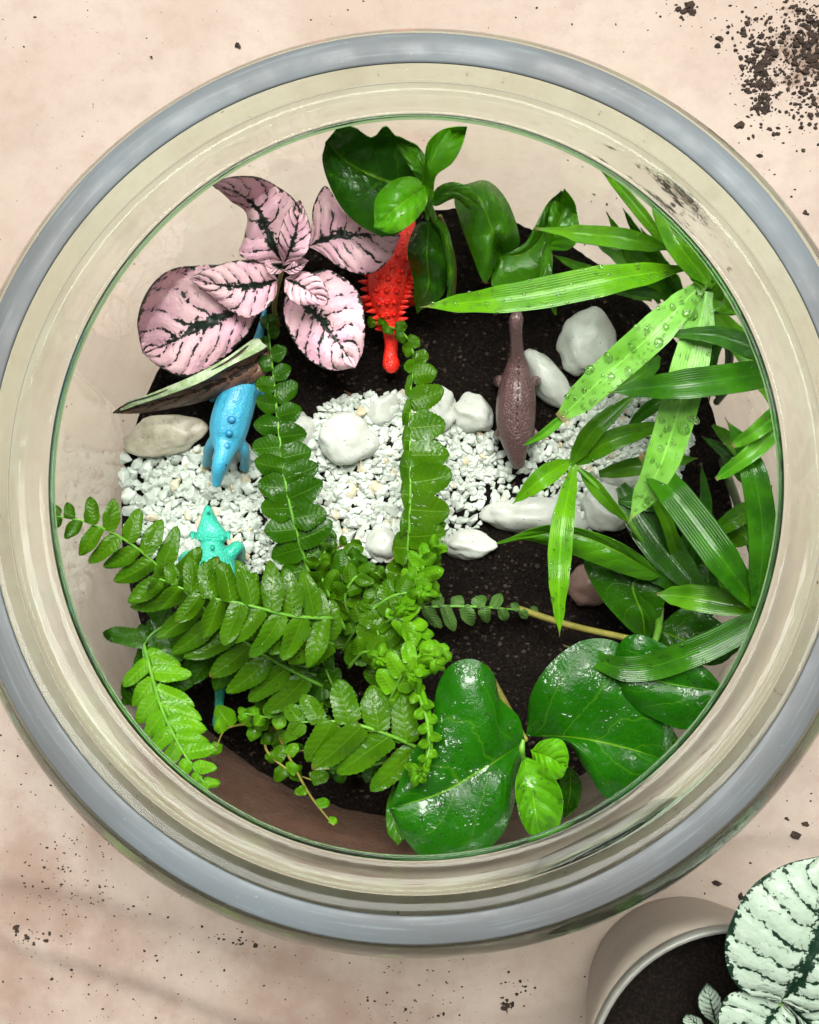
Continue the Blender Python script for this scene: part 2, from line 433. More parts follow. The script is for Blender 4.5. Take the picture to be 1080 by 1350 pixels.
def mat_frost():
    t = NT('ground_glass_edge'); pos = t.geo()
    sp = t.n('SeparateXYZ'); t.put(sp.inputs[0], pos)
    dx = t.math('SUBTRACT', sp.outputs[0], -0.0143); dy = t.math('SUBTRACT', sp.outputs[1], 0.0393)
    ang = t.math('ARCTAN2', dy, dx); rad = t.math('SQRT', t.math('ADD', t.math('MULTIPLY', dx, dx), t.math('MULTIPLY', dy, dy)))
    cb = t.n('CombineXYZ'); t.put(cb.inputs[0], t.math('MULTIPLY', ang, 2.2)); t.put(cb.inputs[1], t.math('MULTIPLY', rad, 420.0))
    streak = t.noise(cb.outputs[0], 1.6, 4, 0.65)
    base = t.mix(t.ramp(t.noise(pos, 9, 3), 0.35, 0.68), (0.118, 0.126, 0.128), (0.15, 0.178, 0.192))
    base = t.mix(t.ramp(streak, 0.5, 0.8, 0, 0.5), base, (0.26, 0.31, 0.33))
    base = t.mix(t.ramp(streak, 0.42, 0.2, 0, 0.4), base, (0.07, 0.075, 0.078))
    base = t.mix(t.ramp(t.noise(pos, 900, 3), 0.68, 0.75, 0, 0.5), base, (0.35, 0.36, 0.36))
    return t.done(t.principled(Base_Color=base, Roughness=t.ramp(t.noise(pos, 60, 3), 0.3, 0.7, 0.3, 0.55), Specular_IOR_Level=0.45, Transmission_Weight=0.25, IOR=1.3))
M['frost'] = mat_frost()
DUST_AND_SHADE = [P(1062, 75, 0)[:2], P(90, 1190, 0)[:2], P(430, 1330, 0)[:2]]
def mat_table():
    t = NT('tablecloth'); pos = t.geo()
    base = t.mix(t.ramp(t.noise(pos, 7, 4, 0.5, 0.6), 0.3, 0.7), (0.378, 0.318, 0.268), (0.322, 0.256, 0.208))
    base = t.mix(t.ramp(t.noise(pos, 28, 5, 0.6), 0.5, 0.75, 0, 0.35), base, (0.26, 0.185, 0.145))
    for (cx, cy), rad, dens in ((DUST_AND_SHADE[0], 0.046, 0.50),):
        vm = t.n('VectorMath', operation='DISTANCE'); t.put(vm.inputs[0], pos); vm.inputs[1].default_value = (cx, cy, 0)
        f = t.math('ADD', t.ramp(vm.outputs['Value'], 0.0, rad, 0.22, -0.25, False), t.noise(pos, 130, 5, 0.75))
        base = t.mix(t.ramp(f, dens, dens + 0.16, 0, 0.7), base, (0.12, 0.07, 0.045))
    for (cx, cy), rad in ((DUST_AND_SHADE[1], 0.17), (DUST_AND_SHADE[2], 0.16)):  # brown patches: soft shade at lower left and bottom, put into the tabletop colour
        vm = t.n('VectorMath', operation='DISTANCE'); t.put(vm.inputs[0], pos); vm.inputs[1].default_value = (cx, cy, 0)
        f = t.math('ADD', t.ramp(vm.outputs['Value'], 0.0, rad, 0.25, -0.35, False), t.noise(pos, 24, 5, 0.6))
        base = t.mix(t.ramp(f, 0.42, 0.8, 0, 0.7), base, (0.21, 0.13, 0.095))
    sp = t.ramp(t.noise(pos, 420, 3, 0.6), 0.66, 0.74)
    sp = t.math('MULTIPLY', sp, t.ramp(t.noise(pos, 22, 3), 0.45, 0.65))
    base = t.mix(t.math('MULTIPLY', sp, 0.5), base, (0.2, 0.12, 0.08))
    base = t.mix(t.ramp(t.noise(pos, 75, 6, 0.72), 0.42, 0.72, 0, 0.28), base, (0.24, 0.175, 0.14))
    base = t.mix(t.ramp(t.noise(pos, 1500, 4, 0.7), 0.35, 0.75, 0, 0.16), base, (0.2, 0.155, 0.13))
    bp = t.bump(t.noise(pos, 1300, 4, 0.7), 0.3, 0.0004)
    return t.done(t.principled(Base_Color=base, Roughness=0.75, Normal=bp, Specular_IOR_Level=0.2))
M['table'] = mat_table()

# ------------------------------------------------------------------ the table
FOLDS = [(*P(120, 1165, 0)[:2], math.radians(-14), 5.0, 0.045, 0.007, 0.012), (*P(170, 1275, 0)[:2], math.radians(-17), 5.5, 0.05, 0.006, 0.010),
         (*P(560, 1320, 0)[:2], math.radians(8), 4.0, 0.05, 0.008, 0.012), (*P(1000, 1090, 0)[:2], math.radians(4), 3.5, 0.04, 0.006, 0.010),
         (*P(60, 150, 0)[:2], math.radians(25), 3.5, 0.05, 0.010, 0.015), (*P(420, 20, 0)[:2], math.radians(-60), 3.0, 0.04, 0.008, 0.012), (*P(1060, 240, 0)[:2], math.radians(60), 3.0, 0.04, 0.010, 0.012)]
def table_height(x, y):
    v = Vector((x * 5.5, y * 5.5, 0.3))
    h = noise.noise(v) * 1.6
    h += (abs(noise.noise(Vector((x * 9 + y * 5, y * 14 - x * 3, 2.2)))) - 0.3) * 3.4
    h += noise.noise(Vector((x * 30, y * 30, 5))) * 0.35
    for fx, fy, ang, hi, up, dn, wob in FOLDS:
        ca, sa = math.cos(ang), math.sin(ang)
        al = (x - fx) * ca + (y - fy) * sa
        d_ = -(x - fx) * sa + (y - fy) * ca + wob * noise.noise(Vector((al * 9, fx * 7, 0)))
        e_ = math.exp(-(al / 0.16) ** 2)
        k_ = 1 / (1 + math.exp(-max(-30, min(30, (d_ + dn) / (dn * 0.35)))))
        h += hi * e_ * k_ * math.exp(-max(0, d_) / up)
    d = math.hypot(x + 0.0143, y - 0.0393)
    return h * 0.001 * min(1, max(0, (d - 0.13) / 0.05)) - 0.0008
N = 260
rows, uvs = [], []
for i in range(N + 1):
    r = []
    for j in range(N + 1):
        # closer grid in the middle, wide sheet around
        fx = (j / N * 2 - 1); fy = (i / N * 2 - 1)
        x = fx * 0.34 + math.copysign(max(0, abs(fx) - 0.8) * 4.0, fx); y = fy * 0.34 + math.copysign(max(0, abs(fy) - 0.8) * 4.0, fy)
        r.append(Vector((x, y, table_height(x, y))))
    rows.append(r); uvs.append([(0, 0)] * (N + 1))
tb = link('tabletop', grid_mesh('tabletop', rows, uvs), M['table'])
tag(tb, 'beige paper covered tabletop with soft creases under the bowl', 'tabletop', kind='structure')

# ------------------------------------------------------------------ glass bowl
AX = Vector((-0.0143, 0.0393, 0))
def lathe(name, prof, mat, parent, seg=160, closed=True, fn=None):
    vs, fs = [], []
    k = len(prof)
    for i in range(seg):
        th = 2 * math.pi * i / seg
        for j, (r, z) in enumerate(prof):
            if fn: r, z = fn(j, r, z, th)
            vs.append((AX.x + r * 0.001 * math.cos(th), AX.y + r * 0.001 * math.sin(th), z * 0.001))
    for i in range(seg):
        a, b = i * k, ((i + 1) % seg) * k
        for j in range(k if closed else k - 1):
            j2 = (j + 1) % k
            fs.append((a + j, b + j, b + j2, a + j2))
    me = mesh(name, vs, fs)
    bm = bmesh.new(); bm.from_mesh(me); bmesh.ops.recalc_face_normals(bm, faces=bm.faces); bm.to_mesh(me); bm.free()
    return link(name, me, mat, parent)
def smooth_prof(pts, n):
    return [cr(pts, i / n) for i in range(n + 1)]
bowl = empty('glass_bowl', (AX.x, AX.y, 0))
tag(bowl, 'large round clear glass terrarium bowl with thick grey rim, planted inside', 'bowl')
inner = smooth_prof([(140.8, 199.3), (137.5, 197.3), (133.5, 194.6), (129.8, 191.9), (127.2, 189.9), (126.0, 188.2), (126.6, 187.0), (128.3, 187.5), (131.0, 189.4), (134.5, 191.4), (137.6, 191.8), (139.8, 188.8), (140.8, 181), (141.2, 167), (141.2, 150), (141.2, 120), (141.2, 80), (141, 30)], 80)
bottom_in = [(139, 14), (130, 8), (110, 6.5), (60, 6), (4, 6)]
bottom_out = [(4, 0.6), (60, 0.6), (110, 0.6), (128, 1.5), (139, 6), (144.6, 16)]
outer = smooth_prof([(145.2, 30), (145.4, 90), (145.4, 135), (147, 152), (153, 161), (160, 167), (163, 173), (162, 181), (158, 190), (153.6, 196.5), (151.7, 199.2)], 44)
def uneven(j, r, z, th):
    if z > 184 and r < 135: r += (1.7 * math.sin(th) ** 2 - 1.6 * math.cos(th) ** 2) * min(1, (135 - r) / 9)
    return r + 0.25 * math.sin(2 * th + 1) + 0.15 * math.sin(5 * th), z
wl_ = lathe('wall', inner + bottom_in + bottom_out + outer, M['glass'], bowl, fn=uneven)
def brown_film():  # brown tint over part of the wall, fading sideways and upwards
    t = NT('brown_wall_film'); pos = t.geo(); sp = t.n('SeparateXYZ'); t.put(sp.inputs[0], t.coord('UV'))
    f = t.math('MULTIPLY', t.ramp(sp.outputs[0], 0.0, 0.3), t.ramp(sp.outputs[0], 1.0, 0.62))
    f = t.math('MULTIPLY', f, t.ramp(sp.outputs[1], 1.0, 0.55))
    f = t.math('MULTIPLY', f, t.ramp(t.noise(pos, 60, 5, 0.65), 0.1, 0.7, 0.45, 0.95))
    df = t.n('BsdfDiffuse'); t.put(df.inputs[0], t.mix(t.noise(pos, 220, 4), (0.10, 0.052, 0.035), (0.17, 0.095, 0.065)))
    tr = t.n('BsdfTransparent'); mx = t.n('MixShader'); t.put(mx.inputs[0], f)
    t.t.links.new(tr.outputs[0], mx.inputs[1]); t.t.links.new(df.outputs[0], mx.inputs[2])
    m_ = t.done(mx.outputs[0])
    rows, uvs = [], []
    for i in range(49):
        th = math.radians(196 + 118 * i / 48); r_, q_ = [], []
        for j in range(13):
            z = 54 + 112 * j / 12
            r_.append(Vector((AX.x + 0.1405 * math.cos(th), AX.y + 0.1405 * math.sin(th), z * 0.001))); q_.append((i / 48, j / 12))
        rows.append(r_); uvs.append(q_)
    o = link('brown_film', grid_mesh('brown_film', rows, uvs), m_, bowl)
    o['label'] = 'brown film on the inside of the glass'
brown_film()
# ground flat of the rim, a little wider on the near side
def rimfn(j, r, z, th):
    s = -math.sin(th)
    if r < 146: r += 0.5 * s + 0.3 * math.sin(3 * th)
    return r, z
tor = [(125.2 + 0.75 * math.cos(q * 0.785), 188.2 + 1.3 * math.sin(q * 0.785)) for q in range(8)]
lathe('opening_edge', tor, M['glass_edge'], bowl, fn=uneven)
lathe('ground_edge', [(141.4, 199.5), (141.6, 199.9), (142.1, 200.2), (146.5, 200.3), (150.6, 200.2), (151.1, 199.9), (151.3, 199.5), (146.5, 199.4)], M['frost'], bowl, fn=rimfn)

# ------------------------------------------------------------------ soil
SOIL = P(560, 680, 58)
SOIL_R = 0.1402
def soil_h(x, y):
    v = Vector((x * 22, y * 22, 1.7))
    h = 57 + noise.noise(v) * 3.2 + noise.noise(Vector((x * 70, y * 70, 4))) * 2.4 + max(0, noise.noise(Vector((x * 130, y * 130, 14)))) * 3.2 + noise.noise(Vector((x * 220, y * 220, 9))) * 1.7 + noise.noise(Vector((x * 520, y * 520, 2))) * 0.9
    return h
def soil_at(px, py):
    q = P(px, py, 58); return soil_h(q.x, q.y)
def build_soil():
    vs, fs = [], []
    NR, NA = 110, 360
    for i in range(NR + 1):
        for a in range(NA):
            th = 2 * math.pi * a / NA
            r = SOIL_R * i / NR
            if i == NR: r *= 1 + 0.006 * noise.noise(Vector((math.cos(th) * 9, math.sin(th) * 9, 0)))
            x, y = AX.x + r * math.cos(th), AX.y + r * math.sin(th)
            vs.append((x, y, soil_h(x, y) * 0.001))
    for a in range(NA):
        th = 2 * math.pi * a / NA
        vs.append((AX.x + 0.130 * math.cos(th), AX.y + 0.130 * math.sin(th), 0.011))
    for i in range(NR + 1):
        for a in range(NA):
            b = (a + 1) % NA
            fs.append((i * NA + a, i * NA + b, (i + 1) * NA + b, (i + 1) * NA + a) if i else (a, b, NA + b, NA + a))
    fs.append(tuple(reversed(range((NR + 1) * NA, (NR + 2) * NA))))
    o = link('potting_soil', mesh('potting_soil', vs, fs), M['soil'])
    return tag(o, 'dark moist potting soil filling the bottom of the glass bowl', 'soil', kind='stuff')
build_soil()

def rock_mesh(name, sub, amp, seed, freq=1.2, flat=1.0, facet=0):
    bm = bmesh.new(); bmesh.ops.create_icosphere(bm, subdivisions=sub, radius=1.0)
    rr = random.Random(seed)
    planes = [(Vector((rr.uniform(-1, 1), rr.uniform(-1, 1), rr.uniform(-1, 1))).normalized(), rr.uniform(0.62, 0.9)) for _ in range(facet)]
    for v in bm.verts:
        n = v.co.normalized()
        k = 1 + amp * noise.noise(n * freq + Vector((seed * 3.1, seed * 1.7, 0))) + amp * 0.4 * noise.noise(n * freq * 2.7 + Vector((0, seed, 5)))
        p = n * k
        for d, off in planes:
            e = p.dot(d)
            if e > off: p -= d * (e - off) * 0.85
        v.co = p; v.co.z *= flat
    me = bpy.data.meshes.new(name); bm.to_mesh(me); bm.free()
    return me

def crumbs(name, spots, mat, seed, parent=None):
    """many small irregular grains joined into one mass; spots: (x, y, z, size) in metres"""
    rr = random.Random(seed)
    protos = []
    for s in range(6):
        m_ = rock_mesh('grain', 1, 0.7, s + 3, 1.6)
        protos.append(([v.co.copy() for v in m_.vertices], [tuple(p.vertices) for p in m_.polygons])); bpy.data.meshes.remove(m_)
    vs, fs = [], []
    for x, y, z, s in spots:
        pv, pf = rr.choice(protos)
        R = Euler((rr.uniform(0, 6), rr.uniform(0, 6), rr.uniform(0, 6))).to_matrix()
        S = Vector((s * rr.uniform(0.7, 1.4), s * rr.uniform(0.6, 1.1), s * rr.uniform(0.5, 0.9)))
        b = len(vs)
        for v in pv:
            q = R @ v
            vs.append((x + q.x * S.x, y + q.y * S.y, z + q.z * S.z))
        fs += [tuple(b + i for i in f) for f in pf]
    return link(name, mesh(name, vs, fs), mat, parent, smooth=False)
# grains lying on the soil
sp = []
for _ in range(5200):
    th = RND.uniform(0, 6.283); r = SOIL_R * math.sqrt(RND.random()) * 0.995
    x, y = AX.x + r * math.cos(th), AX.y + r * math.sin(th)
    s = 0.0003 + 0.0009 * RND.random() ** 3
    sp.append((x, y, soil_h(x, y) * 0.001 + s * 0.2, s))
o = crumbs('soil_grains', sp, M['crumb'], 3)
tag(o, 'loose dark grains lying on the soil in the bowl', 'soil', kind='stuff')
# spilled soil on the table
def spill():
    sp = []
    def add(px, py, s):
        q = P(px, py, 0)
        if math.hypot(q.x - AX.x, q.y - AX.y) < 0.147: return
        sp.append((q.x, q.y, table_height(q.x, q.y) + s * 0.25, s))
    g = RND.gauss
    for cx, cy, sx, sy, n, smax in ((1060, 60, 32, 45, 620, 0.0011), (1000, 100, 12, 32, 260, 0.0011), (985, 40, 25, 20, 60, 0.0013), (1050, 140, 30, 30, 120, 0.0012), (908, 12, 6, 4, 22, 0.0017),
                                (895, 15, 18, 8, 16, 0.0008), (1003, 95, 8, 14, 60, 0.0019), (1008, 125, 4, 14, 40, 0.0018), (1070, 50, 10, 30, 120, 0.0019),
                                (45, 1232, 14, 5, 26, 0.0013), (100, 1150, 45, 40, 110, 0.0004), (300, 1235, 30, 10, 26, 0.0009), (667, 1322, 5, 4, 20, 0.0014),
                                (540, 1330, 25, 12, 26, 0.0007), (690, 1300, 12, 12, 14, 0.0008)):
        for _ in range(n): add(g(cx, sx), g(cy, sy), 0.0003 + smax * RND.random() ** 2)
    for px, py, s in ((908, 10, 0.0022), (895, 13, 0.0012), (948, 50, 0.0018), (975, 165, 0.0022), (1060, 282, 0.0016), (945, 1164, 0.0022), (977, 1182, 0.0022), (1047, 1100, 0.002), (1035, 1078, 0.0013), (1060, 1085, 0.0015), (313, 60, 0.0014)):
        add(px, py, s); add(px + 3, py + 2, s * 0.6)
    for _ in range(1500):
        add(RND.uniform(-40, 1120), RND.uniform(-40, 1390), 0.0002 + 0.0006 * RND.random() ** 4)
    for _ in range(700):
        add(RND.uniform(-40, 700), RND.uniform(960, 1390), 0.0002 + 0.0005 * RND.random() ** 3)
    o = crumbs('spilled_soil', sp, M['crumb'], 11)
    tag(o, 'crumbs of dark soil spilled over the beige tabletop', 'soil', kind='stuff')
spill()

# ------------------------------------------------------------------ big stones
def stone(px, py, w, h, rot, hz, mat, label, seed, facet=2, amp=0.28, sink=0.35, group=None):
    z0 = soil_at(px, py)
    s = mpp(z0 + hz * 0.5)
    me = rock_mesh('stone', 4, amp, seed, 1.1, 1.0, facet)
    # scale so that its plan fits the outline in the photograph
    xs = [v.co.x for v in me.vertices]; ys = [v.co.y for v in me.vertices]; zs = [v.co.z for v in me.vertices]
    for v in me.vertices:
        v.co.x = (v.co.x - (max(xs) + min(xs)) / 2) / (max(xs) - min(xs)) * w * s
        v.co.y = (v.co.y - (max(ys) + min(ys)) / 2) / (max(ys) - min(ys)) * h * s
        v.co.z = (v.co.z - min(zs)) / (max(zs) - min(zs)) * hz * 0.001
    o = link('stone', me, M[mat])
    q = P(px, py, z0 + hz * (0.5 - sink)); q.z = (z0 - hz * sink) * 0.001
    o.location = q; o.rotation_euler = (0, 0, math.radians(-rot))
    return tag(o, label, 'stone', group)
stone(220, 574, 118, 56, -8, 15, 'stone_grey', 'flat dusty grey stone beside the blue toy dinosaur', 3, 3)
stone(392, 570, 52, 62, 10, 16, 'stone', 'white stone half hidden behind the upright fern frond', 5)
stone(461, 580, 84, 74, 10, 19, 'stone', 'large smooth white stone with dark specks beside the upright fern frond', 8, 1, 0.2)
stone(503, 540, 56, 44, 0, 13, 'stone', 'rough low white stone at the back edge of the gravel', 9, 4, 0.4)
stone(580, 541, 50, 64, 5, 16, 'stone', 'upright white stone behind the tall narrow fern frond', 14, 1)
stone(624, 543, 54, 58, -5, 17, 'stone', 'blocky white stone next to the brown long-necked toy dinosaur', 12, 5, 0.3)
stone(720, 500, 46, 96, -38, 16, 'stone', 'slanted oblong white stone leaning beside the brown toy dinosaur', 21, 1, 0.15)
stone(775, 452, 84, 96, 10, 22, 'stone', 'large egg-shaped white stone on the soil under the palm leaf', 18, 1, 0.2)
stone(706, 680, 150, 52, 5, 16, 'stone', 'long low white stone along the front edge of the gravel', 24, 2, 0.3)
stone(620, 718, 72, 42, 3, 14, 'stone', 'small white stone on dark soil in front of the long stone', 27, 2, 0.35)
stone(503, 717, 42, 52, 5, 13, 'stone', 'white stone at the foot of the narrow fern frond', 30, 2)
stone(803, 668, 76, 68, -10, 15, 'stone', 'broad white stone under the drooping palm leaves', 33, 3)
stone(822, 628, 70, 42, 0, 12, 'stone', 'flat white stone behind the broad stone under the palm', 36, 2)
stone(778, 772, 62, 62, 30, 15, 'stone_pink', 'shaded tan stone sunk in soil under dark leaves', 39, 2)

# ------------------------------------------------------------------ gravel
POLY = [(160, 605), (200, 592), (330, 590), (400, 575), (430, 530), (480, 520), (535, 518), (600, 560), (650, 570), (664, 600), (700, 585), (760, 545), (790, 520), (850, 505),
        (885, 545), (915, 575), (895, 630), (830, 690), (770, 700), (700, 660), (640, 690), (585, 712), (540, 730), (490, 740), (420, 735), (330, 760), (255, 770), (200, 735), (165, 690)]
def inside(x, y, poly):
    c = False; j = len(poly) - 1
    for i in range(len(poly)):
        xi, yi = poly[i]; xj, yj = poly[j]
        if (yi > y) != (yj > y) and x < (xj - xi) * (y - yi) / (yj - yi) + xi: c = not c
        j = i
    return c
def gravel():
    rr = random.Random(21)
    protos = []
    for s in range(12):
        bm = bmesh.new(); r2 = random.Random(s + 90)
        for _ in range(17):
            v = Vector((r2.gauss(0, 1), r2.gauss(0, 1), r2.gauss(0, 1))).normalized() * r2.uniform(0.85, 1.12)
            bm.verts.new((v.x, v.y * r2.uniform(0.75, 1), v.z * 0.8))
        bmesh.ops.convex_hull(bm, input=bm.verts)
        bmesh.ops.dissolve_limit(bm, angle_limit=0.25, verts=bm.verts, edges=bm.edges)
        bmesh.ops.bevel(bm, geom=list(bm.edges), offset=0.07, segments=1, affect='EDGES', clamp_overlap=True)
        me = bpy.data.meshes.new('gravel_stone'); bm.to_mesh(me); bm.free(); protos.append(me)
    mats = [M['gravel']] * 8 + [M['gravel_grey']] * 3 + [M['gravel_cream']]
    meshes = []
    for i, p in enumerate(protos):
        for mt in (M['gravel'], M['gravel_grey'], M['gravel_cream']):
            q = p.copy(); q.materials.clear(); q.materials.append(mt)
            q.polygons.foreach_set('use_smooth', [False] * len(q.polygons))
            meshes.append((q, mt))
    pts = []
    tries = 0
    while tries < 45000 and len(pts) < 1450:
        tries += 1
        x, y = rr.uniform(155, 920), rr.uniform(515, 772)
        if not inside(x, y, POLY): continue
        # bare soil between the stones
        sparse = (655 < x < 720 and 600 < y < 655) or (585 < x < 660 and 640 < y < 700) or (385 < x < 470 and 700 < y < 740) or (x < 175)
        if sparse and rr.random() < 0.8: continue
        fine = x > 560
        s = rr.uniform(5.0, 10.0) if not fine else rr.uniform(3.8, 8.0)
        if x < 340: s *= 1.08
        if all((x - a) ** 2 + (y - b) ** 2 > ((s + c) * 0.63) ** 2 for a, b, c in pts): pts.append((x, y, s))
    pts.sort(key=lambda q: -q[2])
    hid = []
    k = 0
    for x, y, s in pts:
        z = soil_at(x, y)
        r = s * mpp(z)
        q = P(x, y, z + r * 400)
        # leave out those wholly under the fern and leaves: they join the mass
        covered = (335 < x < 410 and 540 < y) or (530 < x < 575 and y > 530)
        me, mt = rr.choice([m_ for m_ in meshes if m_[1] is rr.choice(mats)] or meshes)
        R = Euler((rr.uniform(-0.6, 0.6), rr.uniform(-0.6, 0.6), rr.uniform(0, 6.28)))
        S = Vector((rr.uniform(1.15, 1.6), rr.uniform(1.0, 1.3), rr.uniform(0.9, 1.3))) * r
        if k < 290 and not covered:
            o = bpy.data.objects.new('gravel_stone', me); COL.objects.link(o)
            o.location = q; o.rotation_euler = R; o.scale = S
            tag(o, 'small white gravel stone in the gravel strip across the soil', 'gravel stone', 'white gravel stones')
            k += 1
        else:
            hid.append((q, R, S, me))
    # lower layer and the fine rest, one mass
    lay = []
    for _ in range(3800):
        x, y = rr.uniform(155, 920), rr.uniform(515, 772)
        if not inside(x, y, POLY): continue
        sparse = (655 < x < 725 and 595 < y < 660) or (585 < x < 660 and 640 < y < 705) or x < 172
        if sparse and rr.random() < 0.85: continue
        z = soil_at(x, y); r = rr.uniform(5, 9.5) * mpp(z)
        lay.append((P(x, y, z + 1.1), Euler((rr.uniform(0, 6), rr.uniform(0, 6), rr.uniform(0, 6))), Vector((1, 0.9, 0.85)) * r, rr.choice(meshes)[0]))
    vs, fs, mi = [], [], []
    ml = [M['gravel'], M['gravel_grey'], M['gravel_cream']]
    for q, R, S, me in hid + lay:
        b = len(vs); Rm = R.to_matrix()
        for v in me.vertices:
            vs.append(q + Rm @ Vector((v.co.x * S.x, v.co.y * S.y, v.co.z * S.z)))
        ix = ml.index(me.materials[0])
        if ix and rr.random() < 0.8: ix = 0
        for p in me.polygons: fs.append(tuple(b + i for i in p.vertices)); mi.append(ix)
    me = mesh('fine_gravel', vs, fs)
    for mt in ml: me.materials.append(mt)
    me.polygons.foreach_set('material_index', mi)
    o = link('fine_gravel', me, None, smooth=False)
    tag(o, 'fine white gravel filling in between the larger gravel stones', 'gravel', kind='stuff')
gravel()

# ------------------------------------------------------------------ plants in the bowl
def limit(z):                                      # inside radius of the bowl at height z (mm)
    return 0.1385 if z < 168 else 0.1385 - (z - 168) * 0.0004
_P0 = P
KEEP = [True]
def P(px, py, zmm):
    """as before; a leaf that would poke through the glass leans inwards (higher up) instead"""
    q = _P0(px, py, zmm)
    if KEEP[0]:
        while zmm < 184 and math.hypot(q.x - AX.x, q.y - AX.y) > limit(zmm):
            zmm += 2; q = _P0(px, py, zmm)
    return q

def droplets(o, n, rmin, rmax, seed=1, wide=(0.0, 1.0), flat=0.5):
    """beads of water lying on a blade, joined into one child of it"""
    me = o.data; rr = random.Random(seed)
    polys = [p for p in me.polygons if p.area > 0]
    cum, tot = [], 0
    for p in polys: tot += p.area; cum.append(tot)
    import bisect
    vs, fs = [], []
    SEG, RING = 12, 3
    done = []
    for _ in range(n * 3):
        if len(done) >= n: break
        p = polys[min(bisect.bisect(cum, rr.random() * tot), len(polys) - 1)]
        w = [rr.random() for _ in p.vertices]; s_ = sum(w)
        c = sum((me.vertices[v].co * (k / s_) for v, k in zip(p.vertices, w)), Vector())
        nm = p.normal.copy()
        if nm.z < 0: nm.negate()
        r = (rmin + (rmax - rmin) * rr.random() ** 2.4) * 0.001
        if any((c - d).length < (r + e) * 1.05 for d, e in done): continue
        done.append((c, r))
        a = nm.cross(Vector((0, 0, 1)) if abs(nm.z) < 0.9 else Vector((1, 0, 0))).normalized(); b = nm.cross(a)
        st = rr.uniform(0.8, 1.3); ph = rr.uniform(0, 6.28)
        base = len(vs)
        c2 = c - nm * 0.00006
        lob = rr.uniform(0, 0.22) if r > 0.001 else 0
        for ring in range(RING):
            el = ring / RING * math.pi / 2
            for k in range(SEG):
                th = 2 * math.pi * k / SEG
                q = 1 + lob * math.sin(2 * th + ph) + lob * 0.6 * math.sin(3 * th)
                vs.append(c2 + (a * math.cos(th) * st + b * math.sin(th)) * (r * q * math.cos(el)) + nm * (r * flat * math.sin(el)))
        vs.append(c2 + nm * r * flat); vs.append(c2)
        for ring in range(RING - 1):
            for k in range(SEG):
                k2 = (k + 1) % SEG
                fs.append((base + ring * SEG + k, base + ring * SEG + k2, base + (ring + 1) * SEG + k2, base + (ring + 1) * SEG + k))
        t_, b_ = base + RING * SEG, base + RING * SEG + 1
        for k in range(SEG):
            k2 = (k + 1) % SEG
            fs.append((base + (RING - 1) * SEG + k, base + (RING - 1) * SEG + k2, t_))
            fs.append((base + k2, base + k, b_))
    if not vs: return
    d = link('water_droplets', mesh('water_droplets', vs, fs), M['water'], o)
    d['kind'] = 'stuff'

# ---- pink polka-dot plant
pk = empty('pink_polka_dot_plant', _P0(372, 395, 60))
tag(pk, 'pink polka-dot plant with dark-veined crinkled leaves', 'plant')
tube('stem', pk, M['stem_olive'], [(366, 430, 58), (362, 400, 85), (372, 356, 112)], [1.3, 1.1, 0.9])
K = 'leaf'; mp = M['pink']
a = leaf(K, pk, mp, [(338, 378), (300, 352), (262, 350), (222, 358), (195, 385), (182, 425)], [(345, 392), (290, 420), (235, 447), (189, 466)],
     [(338, 415), (322, 445), (290, 475), (248, 497), (212, 485)], [104, 106, 104, 99], zl=[0, 2, 3, 1], zr=[0, -3, -5, -2], bulge=2.0, ruffle=1.6, n=36, m=12)
droplets(a, 16, 0.25, 0.6, 3)
b = leaf(K, pk, mp, [(352, 348), (318, 343), (285, 350), (262, 360)], [(366, 369), (330, 378), (290, 376), (250, 368)],
     [(362, 395), (332, 418), (305, 411), (275, 388)], [114, 118, 118, 114], zl=[0, 2, 2, 0], zr=[0, -2, -3, 0], bulge=1.8, ruffle=1.4, n=30, m=10)
leaf(K, pk, mp, [(345, 347), (316, 336), (322, 312), (325, 282), (302, 263)], [(374, 347), (356, 315), (338, 275), (312, 254), (279, 242)],
     [(398, 338), (406, 312), (398, 280), (378, 254), (342, 235), (305, 234)], [115, 124, 128, 122, 116], zl=[0, -3, -6, -3, 0], zr=[0, 4, 3, 2, 0], bulge=1.5, ruffle=2.0, n=36, m=12)
leaf(K, pk, mp, [(366, 325), (372, 295), (382, 275)], [(374, 350), (386, 320), (392, 295), (395, 264)], [(398, 340), (410, 315), (405, 285)], [118, 130, 132, 128], zl=[0, 4, 2], zr=[0, 3, 1], bulge=1, ruffle=1.2, n=24, m=8)
leaf(K, pk, mp, [(410, 360), (440, 358), (472, 385), (481, 425), (479, 462)], [(383, 384), (412, 412), (445, 450), (468, 485)],
     [(374, 398), (377, 428), (398, 465), (432, 488)], [96, 100, 98, 92], zl=[0, 1, 2, 0], zr=[0, -2, -4, -1], bulge=1.8, ruffle=1.5, n=36, m=12)
leaf(K, pk, mp, [(398, 357), (422, 366), (433, 388)], [(376, 367), (402, 380), (430, 402)], [(376, 387), (393, 402), (415, 402)], [116, 121, 117], zl=[0, 2, 0], zr=[0, -1, 0], bulge=1.2, ruffle=1, n=22, m=8)
leaf(K, pk, mp, [(411, 300), (413, 272), (428, 245), (442, 262), (460, 284), (502, 298)], [(406, 325), (440, 312), (485, 309), (528, 311)],
     [(420, 332), (448, 352), (484, 362), (512, 344)], [104, 108, 107, 102], zl=[0, 5, 5, 1], zr=[0, -3, -5, -1], bulge=1.5, ruffle=1.6, n=32, m=10)
leaf(K, pk, mp, [(352, 352), (356, 342)], [(374, 357), (362, 350), (348, 345)], [(366, 362), (354, 360)], [120, 123, 122], ruffle=0.8, n=12, m=5)
leaf(K, pk, mp, [(386, 345), (398, 340)], [(374, 357), (390, 352), (406, 343)], [(384, 362), (398, 356)], [120, 124, 122], ruffle=0.8, n=12, m=5)
